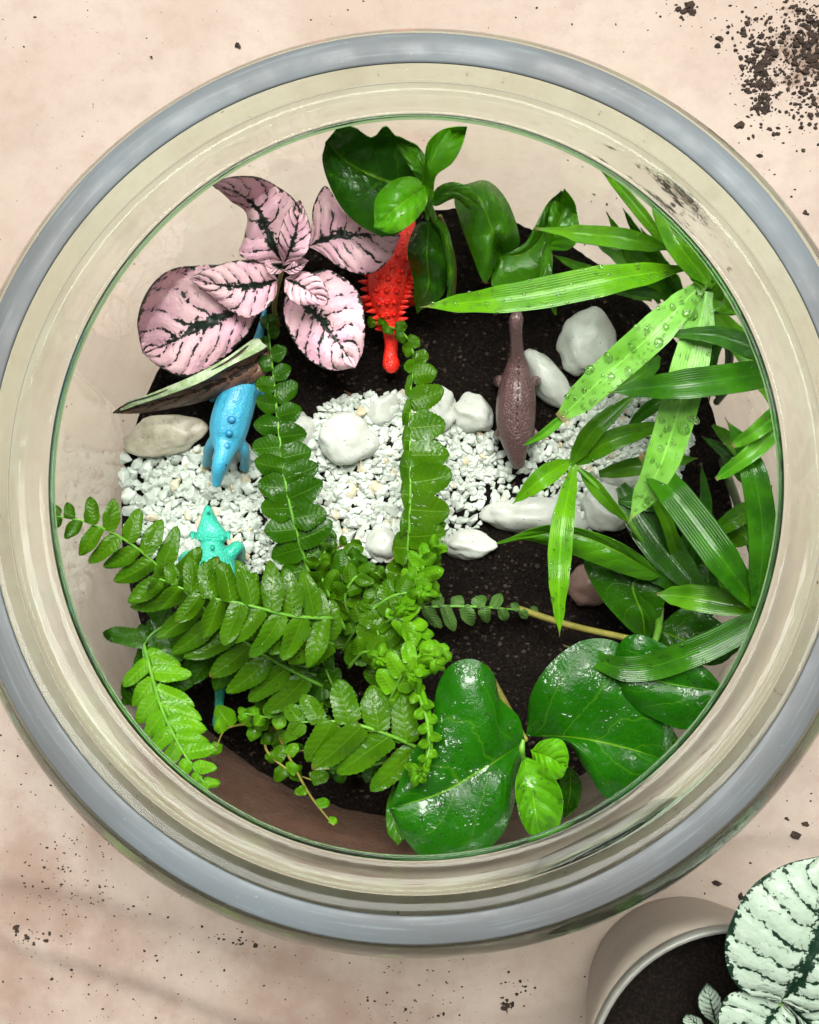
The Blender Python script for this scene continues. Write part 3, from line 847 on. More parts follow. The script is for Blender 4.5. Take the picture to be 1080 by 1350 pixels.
u = leaf(K, pk, M['pink_under'], [(338, 450), (300, 476), (258, 499), (200, 522), (168, 532)], [(354, 462), (325, 486), (270, 512), (205, 531), (150, 544)],
     [(358, 485), (338, 502), (298, 520), (250, 534), (185, 545)], [90, 96, 96, 92, 86], zl=[4, 9, 10, 8, 2], zr=[0, -7, -9, -6, 0], ruffle=1.2, n=36, m=10)
u['label'] = 'curled leaf showing its brown underside'
leaf('leaf_edge_highlight', pk, M['edge_highlight'], [(336, 446), (298, 472), (255, 495), (198, 519), (168, 530)], [(346, 452), (300, 477), (258, 500), (202, 522), (152, 544)],  # pale strip painted as the highlight on the fold of the curled leaf
     [(350, 458), (302, 483), (262, 505), (206, 526), (172, 537)], [98, 105, 106, 100, 87], ruffle=0.4, n=36, m=3)

# ---- broad-leaved plant at the back
bp_ = empty('broad_leaf_plant', _P0(585, 345, 60))
tag(bp_, 'dark green broad-leaved plant behind the red toy dinosaur', 'plant')
tube('stem', bp_, M['stem'], [(592, 375, 56), (585, 330, 90), (566, 268, 128)], [1.6, 1.4, 1.2])
tube('stem', bp_, M['stem_olive'], [(597, 392, 56), (598, 350, 75), (590, 310, 95), (580, 285, 110)], [1.5, 1.4, 1.2, 1.0])
t1 = leaf('leaf', bp_, M['dark_leaf'], [(560, 222), (545, 194), (524, 182), (508, 167), (490, 182), (470, 170), (448, 167)], [(562, 252), (515, 240), (465, 218), (430, 188)],
     [(547, 288), (517, 311), (486, 304), (456, 281), (436, 248), (425, 212)], [122, 128, 132, 138], zl=[2, 8, 10, 4], zr=[0, -4, -5, 0], bulge=2.5, ruffle=2.0, n=40, m=12)
droplets(t1, 40, 0.2, 0.5, 5)
leaf('leaf', bp_, M['mid_leaf'], [(550, 235), (530, 205)], [(566, 262), (556, 220), (516, 176)], [(572, 235), (556, 198), (535, 185)], [124, 134, 140], zl=[0, 2, 0], zr=[0, -2, 0], bulge=1, ruffle=1, n=20, m=6)
t2 = leaf('leaf', bp_, M['bright_leaf'], [(545, 233), (518, 238), (495, 262)], [(562, 246), (530, 268), (494, 300)], [(563, 268), (546, 292), (518, 308)], [142, 147, 144], zl=[0, -2, 0], zr=[0, -3, 0], bulge=1.5, ruffle=0.8, n=26, m=8)
droplets(t2, 45, 0.25, 0.7, 6)
t3 = leaf('leaf', bp_, M['bright_leaf'], [(557, 255), (560, 215), (565, 188), (582, 172), (600, 168)], [(564, 290), (563, 245), (570, 210), (588, 188), (615, 168)], [(570, 262), (574, 232), (595, 215), (609, 192)],
     [128, 140, 150, 152, 150], zl=[0, 2, 3, 1], zr=[0, 2, 3, 1], bulge=-0.8, ruffle=0.8, n=28, m=6)
droplets(t3, 14, 0.25, 0.55, 7)
leaf('leaf', bp_, M['mid_leaf'], [(578, 246), (600, 240), (625, 252)], [(566, 264), (592, 253), (612, 258), (637, 276)], [(575, 272), (600, 262), (618, 276)], [126, 132, 131, 126], zl=[0, 2, 2, 0], zr=[0, -5, -6, 0], bulge=1, ruffle=1.0, n=22, m=6)
t5 = leaf('leaf', bp_, M['mid_leaf'], [(640, 372), (622, 335), (606, 290), (599, 262)], [(662, 337), (648, 300), (635, 265), (612, 243)], [(684, 325), (681, 295), (666, 260), (642, 238)],
     [96, 112, 116, 108], zl=[0, -9, -9, -2], zr=[0, -7, -9, -2], bulge=2, ruffle=1.2, n=30, m=10)
droplets(t5, 20, 0.2, 0.5, 8)
leaf('leaf', bp_, M['mid_leaf'], [(690, 322), (704, 300), (722, 268)], [(660, 337), (690, 334), (715, 310), (740, 252)], [(648, 376), (682, 380), (714, 372), (722, 335), (732, 295)],
     [98, 98, 100, 108], zl=[0, 3, 3, 0], zr=[0, -2, -3, 0], bulge=1.5, ruffle=1.2, n=28, m=10)
leaf('leaf', bp_, M['bright_leaf'], [(722, 300), (728, 268)], [(722, 330), (738, 290), (744, 250)], [(750, 329), (764, 310), (758, 270)], [98, 106, 108], zl=[0, 2, 0], zr=[0, -3, 0], bulge=1, ruffle=1, n=22, m=6)
leaf('leaf', bp_, M['dark_leaf'], [(548, 298), (537, 330), (545, 370), (546, 400)], [(566, 290), (563, 335), (565, 375), (550, 413)], [(582, 308), (590, 345), (586, 385), (568, 402)],
     [116, 108, 94, 80], zl=[0, -5, -5, 0], zr=[0, -4, -4, 0], bulge=1.5, ruffle=1.5, n=28, m=8)
leaf('leaf', bp_, M['mid_leaf'], [(578, 300), (588, 340), (590, 380)], [(570, 288), (586, 310), (594, 350), (590, 396)], [(590, 300), (599, 345), (597, 385)], [120, 112, 100, 86], zl=[0, -2, -2, 0], zr=[0, -3, -3, 0], ruffle=0.8, n=22, m=5)
leaf('leaf', bp_, M['mid_leaf'], [(716, 330), (712, 370), (720, 395)], [(722, 318), (720, 350), (722, 385), (733, 415)], [(728, 335), (728, 375), (732, 400)], [104, 112, 110, 100], zl=1, zr=1, ruffle=0.4, n=20, m=4)

# ---- palm on the right
pm = empty('palm_seedling', _P0(930, 520, 60))
tag(pm, 'young palm with long strap leaves covered in water drops', 'palm')
def pl(M_, hw, z, mat='palm', drops=0, seed=1, dr=(0.3, 1.5), prof=None, fold=1.5, twist=0.0):
    kw = {} if prof is None else {'prof': prof}
    o = strap('leaf', pm, M[mat], M_, hw, z, fold=fold, twist=twist, n=34, m=5, **kw)
    if drops: droplets(o, drops, dr[0], dr[1], seed)
    return o
KEEP[0] = True
tube('stem', pm, M['stem_dark'], [(948, 520, 56), (962, 470, 100), (945, 410, 150), (926, 374, 168)], [2.0, 1.8, 1.4, 1.0])
tube('stem', pm, M['stem_dark'], [(945, 530, 56), (985, 480, 110), (1000, 440, 150), (970, 395, 165)], [1.6, 1.4, 1.2, 0.8])
tube('stem', pm, M['stem_dark'], [(950, 600, 56), (990, 720, 110), (1003, 805, 140)], [2.0, 1.8, 1.3])
tube('stem', pm, M['stem'], [(900, 745, 60), (862, 732, 90), (815, 670, 110), (757, 613, 122)], [1.3, 1.2, 1.0, 0.8])
# background blades first, low in the bowl
pl([(870, 400), (840, 350), (800, 280)], 9, [90, 110, 120], 'palm_mid')
pl([(880, 400), (860, 350), (822, 275)], 9, [90, 108, 118], 'palm_mid')
pl([(860, 395), (800, 370), (728, 335)], 11, [80, 92, 95], 'palm_mid')
pl([(900, 390), (850, 350), (780, 315)], 20, [100, 110, 108], 'palm_mid')
pl([(905, 400), (880, 360), (845, 300)], 8, [92, 108, 118], 'palm_dry')
pl([(935, 405), (985, 465), (1030, 550)], 16, [150, 148, 150], 'palm')
pl([(940, 560), (980, 600), (1000, 660)], 10, [120, 140, 150], 'palm_mid')
pl([(870, 470), (850, 490), (800, 520)], 12, [80, 88, 86], 'palm_dry')
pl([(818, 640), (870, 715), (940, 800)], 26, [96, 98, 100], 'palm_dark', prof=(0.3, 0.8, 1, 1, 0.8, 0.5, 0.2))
for q, hw_, zz, mt in (([(900, 760), (880, 690), (850, 640)], 9, [92, 104, 108], 'palm_mid'), ([(905, 770), (930, 680), (925, 610)], 10, [92, 104, 106], 'palm_dark'),
                       ([(960, 790), (945, 720), (905, 660)], 11, [110, 118, 118], 'palm_mid'), ([(985, 640), (960, 600), (925, 575)], 9, [118, 122, 120], 'palm_dark'),
                       ([(990, 720), (1002, 690), (1018, 640)], 9, [130, 138, 142], 'palm_mid'), ([(830, 560), (870, 530), (915, 520)], 9, [84, 90, 90], 'palm_dark'),
                       ([(905, 395), (870, 385), (820, 385)], 9, [100, 104, 102], 'palm_dark'), ([(960, 420), (940, 470), (935, 530)], 8, [120, 118, 110], 'palm_dark'),
                       ([(925, 800), (870, 760), (800, 750)], 12, [94, 98, 96], 'palm_dark')):
    pl(q, hw_, zz, mt)
# upper whorl
pl([(902, 353), (800, 369), (685, 391), (552, 405)], 21, [164, 171, 170, 160], 'palm', 80, 2, (0.35, 1.2), (0.2, 0.75, 1, 1, 0.9, 0.6, 0.0))
pl([(883, 327), (820, 314), (765, 308), (706, 301)], 14, [158, 160, 156, 150], 'palm', 14, 4, (0.25, 0.6), (0.2, 0.8, 1, 0.95, 0.85, 0.35, 0.1))
pl([(880, 325), (835, 268), (780, 205)], 8, [156, 158, 155], 'palm', 8, 5, (0.2, 0.5))
pl([(934, 372), (893, 320), (862, 258)], 16, [170, 176, 178], 'palm', 12, 6, (0.3, 0.7), (0.4, 0.9, 1, 1, 0.9, 0.7, 0.2))
pl([(932, 378), (912, 335), (878, 285)], 17, [169, 173, 174], 'palm', 14, 7, (0.3, 0.9), (0.4, 0.9, 1, 1, 0.9, 0.7, 0.2))
pl([(932, 380), (932, 350), (912, 312)], 17, [167, 170, 172], 'palm', 10, 8, (0.3, 0.9), (0.4, 0.9, 1, 1, 0.9, 0.7, 0.2))
pl([(935, 388), (948, 375), (956, 352)], 14, [164, 168, 172], 'palm_mid', 6, 9, (0.3, 0.9))
pl([(934, 384), (950, 400), (972, 415)], 12, [162, 164, 168], 'palm_mid', 6, 9, (0.3, 0.9))
pl([(926, 374), (860, 440), (795, 498), (738, 552)], 23, [168, 170, 164, 154], 'palm_pale', 70, 10, (0.5, 2.4), (0.35, 0.8, 1, 1, 0.95, 0.85, 0.35))
pl([(748, 544), (722, 568), (690, 588)], 6, [153, 152, 148], 'palm_dry')
pl([(932, 384), (908, 490), (872, 610), (827, 692)], 25, [168, 166, 156, 142], 'palm_pale', 70, 11, (0.5, 2.3), (0.35, 0.85, 1, 1, 0.95, 0.7, 0.0))
pl([(1006, 464), (945, 442), (876, 440)], 15, [172, 172, 168], 'palm_dark', 12, 12, (0.3, 0.8), (0.9, 1, 0.95, 0.8, 0.6, 0.4, 0.0))
pl([(1013, 492), (930, 503), (802, 517)], 20, [172, 176, 168], 'palm_dark', 14, 13, (0.25, 0.6), (0.9, 1, 1, 1, 0.85, 0.5, 0.0))
# middle whorl
pl([(752, 613), (785, 565), (840, 518)], 13, [122, 132, 132], 'palm_mid', 14, 14, (0.3, 0.8))
pl([(755, 612), (808, 580), (872, 560)], 14, [121, 128, 126], 'palm_mid', 18, 15, (0.3, 0.8), (0.3, 0.8, 1, 1, 0.9, 0.7, 0.3))
pl([(752, 608), (718, 628), (676, 664)], 14, [122, 128, 122], 'palm', 16, 16, (0.3, 0.8))
pl([(757, 615), (742, 690), (737, 765), (738, 840)], 16, [124, 136, 142, 140], 'palm', 40, 17, (0.4, 1.1), (0.3, 0.7, 0.95, 1, 0.85, 0.5, 0.0))
pl([(790, 625), (850, 613), (920, 604)], 12, [100, 104, 102], 'palm_mid', prof=(0.4, 0.8, 1, 1, 0.9, 0.6, 0.05))
pl([(765, 618), (800, 660), (830, 690)], 9, [118, 116, 110], 'palm_mid')
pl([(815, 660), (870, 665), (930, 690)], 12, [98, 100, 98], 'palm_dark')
# lower whorl
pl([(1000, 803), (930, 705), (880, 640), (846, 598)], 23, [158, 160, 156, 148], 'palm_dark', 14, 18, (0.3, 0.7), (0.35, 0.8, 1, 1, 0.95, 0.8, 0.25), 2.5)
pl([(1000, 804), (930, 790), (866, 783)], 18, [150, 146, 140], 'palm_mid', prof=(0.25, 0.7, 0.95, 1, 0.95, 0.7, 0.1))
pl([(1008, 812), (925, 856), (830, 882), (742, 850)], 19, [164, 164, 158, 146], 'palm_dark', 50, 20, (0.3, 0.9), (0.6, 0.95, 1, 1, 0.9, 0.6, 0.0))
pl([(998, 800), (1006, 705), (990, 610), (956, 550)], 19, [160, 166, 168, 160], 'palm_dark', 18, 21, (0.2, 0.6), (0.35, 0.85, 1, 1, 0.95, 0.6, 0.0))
pl([(1024, 545), (998, 568), (966, 588)], 11, [178, 176, 170], 'palm_dry', 8, 22, (0.3, 0.7), (1, 1, 1, 0.9, 0.8, 0.7, 0.3))
pl([(1026, 564), (990, 598), (944, 632)], 12, [174, 172, 166], 'palm_dry', 8, 23, (0.3, 0.7), (1, 1, 1, 0.9, 0.8, 0.7, 0.2))
pl([(1012, 665), (975, 680), (930, 712)], 14, [118, 124, 120], 'palm_mid')
pl([(1014, 690), (990, 700), (950, 722)], 16, [112, 118, 112], 'palm_mid')

# ---- broad-leaved plant at the front
fp = empty('broad_leaf_plant', _P0(800, 860, 60))
tag(fp, 'broad glossy wet-leaved green plant rooted below the palm', 'plant')
tube('stem', fp, M['stem_olive'], [(676, 800, 66), (750, 824, 80), (830, 842, 96), (870, 852, 100)], [1.5, 1.5, 1.4, 1.2])
tube('stem', fp, M['stem_olive'], [(640, 880, 62), (662, 920, 100), (692, 975, 148)], [1.7, 1.5, 1.2])
tube('stem', fp, M['stem'], [(870, 800, 84), (868, 830, 96), (862, 850, 100)], [1.8, 1.6, 1.5])
leaf('leaf', fp, M['dark_leaf'], [(800, 730), (770, 740), (790, 785), (825, 825)], [(868, 756), (835, 770), (848, 812), (850, 842)], [(880, 770), (872, 810), (860, 838)], [92, 94, 92, 86], zr=1, ruffle=1.5, n=26, m=8)
leaf('leaf', fp, M['mid_leaf'], [(850, 735), (800, 708), (740, 693), (700, 698)], [(870, 760), (805, 722), (740, 702), (656, 716)], [(850, 765), (790, 745), (730, 722), (690, 712)],
     [102, 112, 114, 108], zl=[0, 4, 4, 0], zr=[0, -4, -4, 0], bulge=1, ruffle=0.8, n=28, m=8)
leaf('leaf', fp, M['dark_leaf'], [(905, 800), (950, 820), (975, 850)], [(865, 830), (905, 845), (960, 868)], [(880, 868), (920, 876), (945, 876)], [92, 96, 98], zr=-1, ruffle=1.5, n=22, m=8)
leaf('leaf', fp, M['dark_leaf'], [(900, 705), (935, 695), (975, 740)], [(890, 760), (930, 745), (985, 790)], [(905, 795), (940, 800), (965, 800)], [88, 92, 90], ruffle=1.5, n=22, m=8)
g2 = leaf('leaf', fp, M['big_leaf'], [(700, 915), (728, 872), (770, 844), (816, 848), (848, 890), (885, 945)], [(694, 968), (760, 973), (825, 986), (884, 1004)],
     [(722, 974), (752, 984), (770, 1012), (805, 1055), (850, 1030)], [142, 150, 148, 146], zl=[0, 2, 4, 0], zr=[0, -2, -2, 0], bulge=3.0, ruffle=1.8, n=40, m=14)
droplets(g2, 120, 0.15, 0.45, 31)
g3 = leaf('leaf', fp, M['big_leaf'], [(930, 945), (905, 962), (868, 950), (828, 925)], [(958, 912), (905, 905), (850, 893), (810, 876)], [(930, 880), (890, 858), (850, 838), (822, 842)],
     [160, 158, 156, 154], zl=[0, -3, -3, 0], zr=[0, 2, 2, 0], bulge=1.5, ruffle=1.2, n=32, m=10)
droplets(g3, 30, 0.15, 0.45, 32)
leaf('leaf', fp, M['mid_leaf'], [(872, 960), (888, 964)], [(856, 972), (876, 976), (896, 980)], [(870, 986), (884, 988)], [128, 130, 130], ruffle=1, n=14, m=5)
leaf('leaf', fp, M['dark_leaf'], [(738, 1030), (740, 1055)], [(752, 1012), (752, 1045), (745, 1078)], [(766, 1030), (764, 1058)], [120, 112, 104], ruffle=1, n=16, m=5)
leaf('leaf', fp, M['mid_leaf'], [(510, 1060), (511, 1095)], [(520, 1035), (518, 1075), (526, 1113)], [(530, 1060), (535, 1100)], [120, 126, 128], ruffle=0.8, n=16, m=5)
g1 = leaf('leaf', fp, M['big_leaf'], [(684, 945), (659, 920), (651, 888), (625, 869), (595, 876), (577, 905), (567, 955), (540, 998)], [(692, 977), (640, 1012), (582, 1045), (513, 1066)],
     [(685, 1010), (681, 1050), (662, 1100), (620, 1134), (565, 1134), (532, 1104)], [150, 157, 158, 158], zl=[0, -1, -4, -1], zr=[0, -2, -4, -1], bulge=3.5, ruffle=2.0, n=44, m=16)
droplets(g1, 330, 0.15, 0.6, 33)
g4 = leaf('leaf', fp, M['bright_leaf'], [(715, 976), (740, 975), (750, 995)], [(700, 990), (722, 997), (748, 1012)], [(706, 1010), (722, 1026), (740, 1026)], [158, 163, 160], zl=[0, 1, 0], zr=[0, -2, 0], bulge=1.2, ruffle=0.6, n=22, m=8)
droplets(g4, 22, 0.2, 0.55, 34)
g5 = leaf('leaf', fp, M['bright_leaf'], [(681, 1030), (683, 1062), (695, 1095)], [(690, 998), (700, 1035), (706, 1070), (712, 1106)], [(714, 1008), (738, 1040), (741, 1072), (732, 1097)],
     [162, 166, 165, 160], zl=[0, 4, 4, 0], zr=[0, 4, 4, 0], bulge=-1, ruffle=0.8, n=28, m=8)
droplets(g5, 40, 0.3, 1.5, 35)
tube('bud', fp, M['stem'], [(690, 1003, 160), (688, 988, 166), (690, 975, 166)], [0.9, 1.2, 0.7])

# ---- fern
fn = empty('fern', _P0(480, 850, 60))
tag(fn, 'bright green fern with rows of rounded leaflets on arching fronds', 'fern')
def leaflet_rows(b, d, l, hw, z0, rise, droop, tilt, cren, rr, n=20, m=3, side=1):
    rows, uvs = [], []
    bend = rr.uniform(-0.12, 0.12) * l + side * 0.08 * l
    nx, ny = -d[1], d[0]
    ph = rr.uniform(0, 6)
    for i in range(n + 1):
        t = i / n
        k = t * t
        cx, cy = b[0] + d[0] * l * t + nx * bend * k, b[1] + d[1] * l * t + ny * bend * k
        w = hw * (1 - max(0.0, (t - 0.32) / 0.68) ** 2.2) ** 0.62 * (0.78 + 0.22 * min(1, t / 0.3)) if t < 1 else 0
        if i == 0: w = hw * 0.6
        w *= 1 + min(cren, 0.05) * 0.85 * (1 if i % 2 else -1) + 0.07 * math.sin(t * 9 + ph)
        row, ur = [], []
        for j in range(-m, m + 1):
            u = j / m
            h = z0 + rise * math.sin(t * 1.9) - droop * k + tilt * u * side * math.sin(math.pi * min(1, t + 0.1)) - 0.25 * u * u + 0.3 * math.sin(u * 4 + ph) + 0.5 * math.sin(t * 7 + ph) * abs(u)
            row.append(P(cx + nx * w * u, cy + ny * w * u, h)); ur.append(((u + 1) / 2, t))
        rows.append(row); uvs.append(ur)
    return rows, uvs
def frond(R, n, LL, LR, mat, ang=78, wr=0.24, droop=1.0, tilt=1.3, rise=0.7, start=0.06, end=0.985, cren=0.05, seed=1, thick=0.8, drops=0, stem='stem', wl=None, angend=None, jit=0.08, wk=1.1):
    rr = random.Random(seed)
    f = tube('frond', fn, M[stem], R, [thick, thick * 0.8, thick * 0.45], n=24, k=6)
    for i in range(n):
        t = start + (end - start) * i / max(1, n - 1)
        for side, LLs in ((-1, LL), (1, LR)):
            tt = min(0.995, max(0, t + (0.5 * (end - start) / n if side > 0 else 0)))
            l = lerp_list(LLs, tt) * rr.uniform(1 - jit, 1 + jit)
            if l < 3: continue
            b = cr(R, tt); c = cr(R, min(1, tt + 0.01)); a_ = cr(R, max(0, tt - 0.01))
            dx, dy = c[0] - a_[0], c[1] - a_[1]; q = math.hypot(dx, dy) or 1
            dx /= q; dy /= q
            ag = ang if angend is None else ang + (angend - ang) * tt
            th = math.radians(ag + rr.uniform(-9, 9)) * side
            d = (dx * math.cos(th) - dy * math.sin(th), dx * math.sin(th) + dy * math.cos(th))
            hw = (wl if wl else l * wr) if not isinstance(wl, (list, tuple)) else lerp_list(wl, tt) * wk
            hw *= rr.uniform(0.92, 1.08)
            rows, uvs = leaflet_rows(b, d, l, hw, b[2] + 0.3 + (0.4 if side > 0 else 0), rise, droop + rr.uniform(-1.5, 3.0), tilt * rr.uniform(0.1, 1.9), cren, rr, side=-side)
            o = link('leaflet', grid_mesh('leaflet', rows, uvs), M[mat], f)
            solid(o, 0.00025)
            if drops and rr.random() < 0.8 and l > 20: droplets(o, drops, 0.15, 0.5, seed * 100 + i * 2 + side)
    return f
# upright frond over the gravel
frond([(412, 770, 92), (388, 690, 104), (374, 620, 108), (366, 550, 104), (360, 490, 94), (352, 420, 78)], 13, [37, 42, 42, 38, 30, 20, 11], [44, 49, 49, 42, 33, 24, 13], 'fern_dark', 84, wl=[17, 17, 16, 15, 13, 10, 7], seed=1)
# narrow frond in the middle
frond([(528, 775, 100), (538, 720, 112), (541, 650, 118), (541, 580, 116), (541, 520, 104), (548, 470, 88)], 9, [24, 20, 12, 14, 10, 8, 5], [40, 52, 56, 56, 50, 44, 18], 'fern', 86, wl=[18, 20, 20, 20, 18, 16, 10], seed=2, cren=0.06)
frond([(546, 490, 92), (545, 465, 88), (530, 438, 84), (490, 424, 78)], 5, [14, 14, 12, 8], [15, 15, 13, 8], 'fern', 70, wl=[9, 9, 8, 5], seed=3, thick=0.6)
# dark frond below the left ones
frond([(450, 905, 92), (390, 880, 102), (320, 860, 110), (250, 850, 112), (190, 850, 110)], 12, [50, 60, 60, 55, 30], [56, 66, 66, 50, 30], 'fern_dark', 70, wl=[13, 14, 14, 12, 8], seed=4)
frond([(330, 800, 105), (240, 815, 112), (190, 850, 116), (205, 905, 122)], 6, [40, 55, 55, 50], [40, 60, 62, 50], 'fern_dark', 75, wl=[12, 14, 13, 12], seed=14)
# long frond reaching to the left
frond([(425, 905, 112), (340, 858, 124), (255, 790, 140), (180, 722, 154), (120, 690, 164), (72, 680, 168)], 15, [66, 74, 74, 70, 58, 46, 20], [74, 84, 78, 64, 54, 42, 16], 'fern', 74, wl=[15, 15.5, 15, 14, 12.5, 11, 8], seed=5, drops=6, cren=0.05, wk=1.0)
# wet frond across it
frond([(440, 815, 138), (385, 812, 148), (320, 796, 156), (265, 785, 158), (208, 762, 158)], 9, [66, 66, 62, 50, 26], [66, 68, 62, 48, 24], 'fern', 76, wl=[14, 14.5, 14, 13, 9], seed=6, drops=14, cren=0.07, tilt=2.0, wk=1.0)
frond([(440, 850, 130), (410, 830, 140), (370, 815, 146)], 5, [56, 60, 40], [56, 62, 40], 'fern', 74, wl=[14, 15, 11], seed=16, drops=10)
# pale frond tip at the lower left
frond([(190, 850, 124), (212, 930, 144), (238, 985, 156), (270, 1034, 164)], 9, [50, 56, 48, 22], [52, 46, 36, 18], 'fern_light', 62, wl=[10, 11, 10, 7], seed=7, cren=0.12, drops=4)
# big wet leaflets, front middle
frond([(560, 990, 142), (510, 968, 152), (455, 952, 156), (395, 952, 156)], 5, [88, 94, 74, 34], [60, 66, 58, 30], 'fern', 60, wl=[16, 18, 16, 11], seed=8, drops=26, cren=0.05, tilt=1.5)
# inner cluster
frond([(450, 860, 100), (480, 815, 124), (520, 785, 134), (572, 780, 136)], 8, [34, 36, 28, 14], [40, 38, 28, 14], 'fern', 64, wl=[13, 12, 10, 7], seed=9, drops=4, cren=0.08)
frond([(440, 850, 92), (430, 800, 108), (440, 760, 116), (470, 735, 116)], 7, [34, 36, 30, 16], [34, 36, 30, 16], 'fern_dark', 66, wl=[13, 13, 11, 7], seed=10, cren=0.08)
frond([(520, 900, 110), (500, 840, 126), (490, 800, 128)], 6, [40, 36, 18], [40, 36, 18], 'fern', 66, wl=[13, 12, 8], seed=11, cren=0.08)
frond([(500, 960, 126), (520, 910, 142), (545, 870, 150), (585, 860, 150)], 7, [40, 38, 30, 14], [40, 36, 26, 14], 'fern_light', 62, wl=[12, 12, 10, 7], seed=12, cren=0.08, drops=3)
frond([(540, 770, 104), (560, 730, 112), (572, 700, 112), (580, 680, 108)], 5, [24, 24, 18, 10], [24, 24, 18, 10], 'fern', 66, wl=[9, 9, 7, 5], seed=13, cren=0.09)
frond([(440, 900, 84), (400, 930, 96), (360, 945, 104), (320, 940, 108)], 6, [26, 26, 20, 10], [26, 26, 20, 10], 'fern_light', 62, wl=[10, 10, 8, 5], seed=15, cren=0.09)
frond([(470, 940, 84), (440, 905, 96), (425, 870, 104)], 5, [24, 22, 12], [24, 22, 12], 'fern_dark', 62, wl=[9, 9, 6], seed=17, cren=0.09)
frond([(400, 740, 80), (440, 725, 88), (470, 745, 92), (490, 775, 96)], 5, [26, 28, 26, 14], [26, 28, 26, 14], 'fern', 66, wl=[11, 11, 10, 6], seed=18, cren=0.08)
frond([(520, 1000, 100), (480, 1010, 110), (450, 985, 112)], 4, [24, 24, 14], [24, 24, 14], 'fern_dark', 66, wl=[10, 10, 7], seed=19, cren=0.08)
for i, (R_, mt) in enumerate(([[(470, 830, 110), (455, 790, 126), (470, 760, 132), (500, 755, 132)], 'fern'], [[(500, 830, 118), (520, 815, 134), (545, 825, 138), (565, 850, 136)], 'fern_light'],
                       [[(460, 880, 112), (480, 860, 128), (505, 868, 136), (520, 895, 136)], 'fern'], [[(530, 800, 112), (555, 765, 122), (560, 735, 124), (575, 720, 120)], 'fern_light'],
                       [[(455, 830, 116), (430, 775, 124), (420, 745, 124), (430, 725, 118)], 'fern'])):
    frond(R_, 6, [26, 30, 26, 14], [26, 30, 26, 14], mt, 58, wl=[8, 9, 8, 6], seed=40 + i, cren=0.10, drops=4, tilt=2.5, jit=0.25)
# withered frond over the soil
frond([(515, 808, 78), (570, 800, 82), (630, 800, 80), (705, 806, 70)], 8, [16, 20, 22, 10], [26, 32, 28, 10], 'fern_dull', 66, wl=[7, 8, 8, 5], seed=20, cren=0.15, droop=5, jit=0.3)
# rolled young fronds
def crozier(pts, cx, cy, r0, z, seed, mat='fern_light', turns=1.4):
    q = list(pts)
    a0 = math.atan2(pts[-1][1] - cy, pts[-1][0] - cx)
    for i in range(1, 15):
        s = i / 14; a_ = a0 + s * turns * 6.283; r = r0 * (1 - 0.8 * s)
        q.append((cx + r * math.cos(a_), cy + r * math.sin(a_), z + 2.0 * s))
    f = tube('frond', fn, M[mat], q, [0.9, 1.1, 1.4, 0.8], n=46, k=7)
    return f
def curl_leaflets(f, cx, cy, z, n, l, hw, seed, mat='fern_light'):
    rr = random.Random(seed)
    for i in range(n):
        th = 6.283 * i / n + rr.uniform(-0.3, 0.3)
        d = (math.cos(th), math.sin(th))
        rows, uvs = leaflet_rows((cx + d[0] * l * 0.1, cy + d[1] * l * 0.1), d, l * rr.uniform(0.7, 1.2), hw, z + rr.uniform(1, 5), 2.0, 6.0, 1.5, 0.06, rr)
        solid(link('leaflet', grid_mesh('leaflet', rows, uvs), M[mat], f), 0.0005)
for cx, cy, r0, z, pts, n in ((552, 1020, 12, 166, [(545, 880, 146), (565, 940, 158), (566, 990, 166), (562, 1012, 166)], 6), (558, 778, 11, 140, [(520, 800, 128), (545, 790, 136), (560, 788, 140)], 5),
                        (535, 800, 10, 138, [(500, 810, 124), (520, 808, 134), (536, 808, 138)], 5), (572, 868, 12, 156, [(540, 900, 142), (560, 890, 150), (572, 880, 156)], 5),
                        (500, 866, 12, 142, [(510, 910, 124), (512, 890, 134), (508, 874, 142)], 5), (545, 768, 10, 132, [(525, 785, 120), (540, 780, 130), (548, 776, 132)], 4),
                        (545, 888, 12, 158, [(545, 940, 140), (552, 915, 152), (552, 896, 158)], 4)):
    f = crozier(pts, cx, cy, r0 * 0.55, z, 1)
    curl_leaflets(f, cx, cy, z - 1.5, n + 3, 18, 5.5, int(cx))
# short leaflets down the young frond at the front
frond([(545, 900, 148), (562, 945, 160), (566, 985, 167), (558, 1012, 168)], 6, [14, 17, 16, 10], [14, 17, 16, 10], 'fern_light', 70, wl=[6, 7, 6, 4], seed=21, cren=0.05, tilt=3)

# ---- creeping plant against the glass
cp = empty('creeping_plant', _P0(380, 960, 60))
tag(cp, 'pale creeping plant with tiny round leaves against the glass', 'plant')
def creep(pts, n, r, seed, mat='fern_light', stem='stem_olive'):
    rr = random.Random(seed)
    tube('stem', cp, M[stem], pts, [0.7, 0.6, 0.35], n=20, k=5)
    for i in range(n):
        t = (i + 0.6) / n; b = cr(pts, t)
        th = rr.uniform(0, 6.28); d = (math.cos(th), math.sin(th)); l = r * rr.uniform(0.8, 1.5)
        rows, uvs = leaflet_rows(b, d, l, l * 0.42, b[2] + 0.5, 2.0, 2.5, 1.0, 0.05, rr)
        solid(link('leaf', grid_mesh('leaf', rows, uvs), M[mat], cp), 0.0004)
creep([(362, 960, 72), (385, 1005, 92), (410, 1050, 106), (440, 1088, 116)], 6, 15, 2)
creep([(375, 965, 70), (340, 955, 84), (300, 960, 98), (285, 985, 108)], 7, 24, 3)
creep([(365, 950, 70), (350, 985, 82), (380, 1015, 88), (415, 1030, 92)], 9, 18, 4, 'fern')
creep([(440, 960, 70), (420, 985, 78), (395, 990, 82)], 7, 16, 5, 'fern_dark')
creep([(400, 940, 72), (360, 930, 86), (330, 945, 96)], 7, 20, 6, 'fern')
creep([(420, 900, 72), (430, 930, 82), (420, 960, 84)], 7, 16, 7, 'fern_dark')
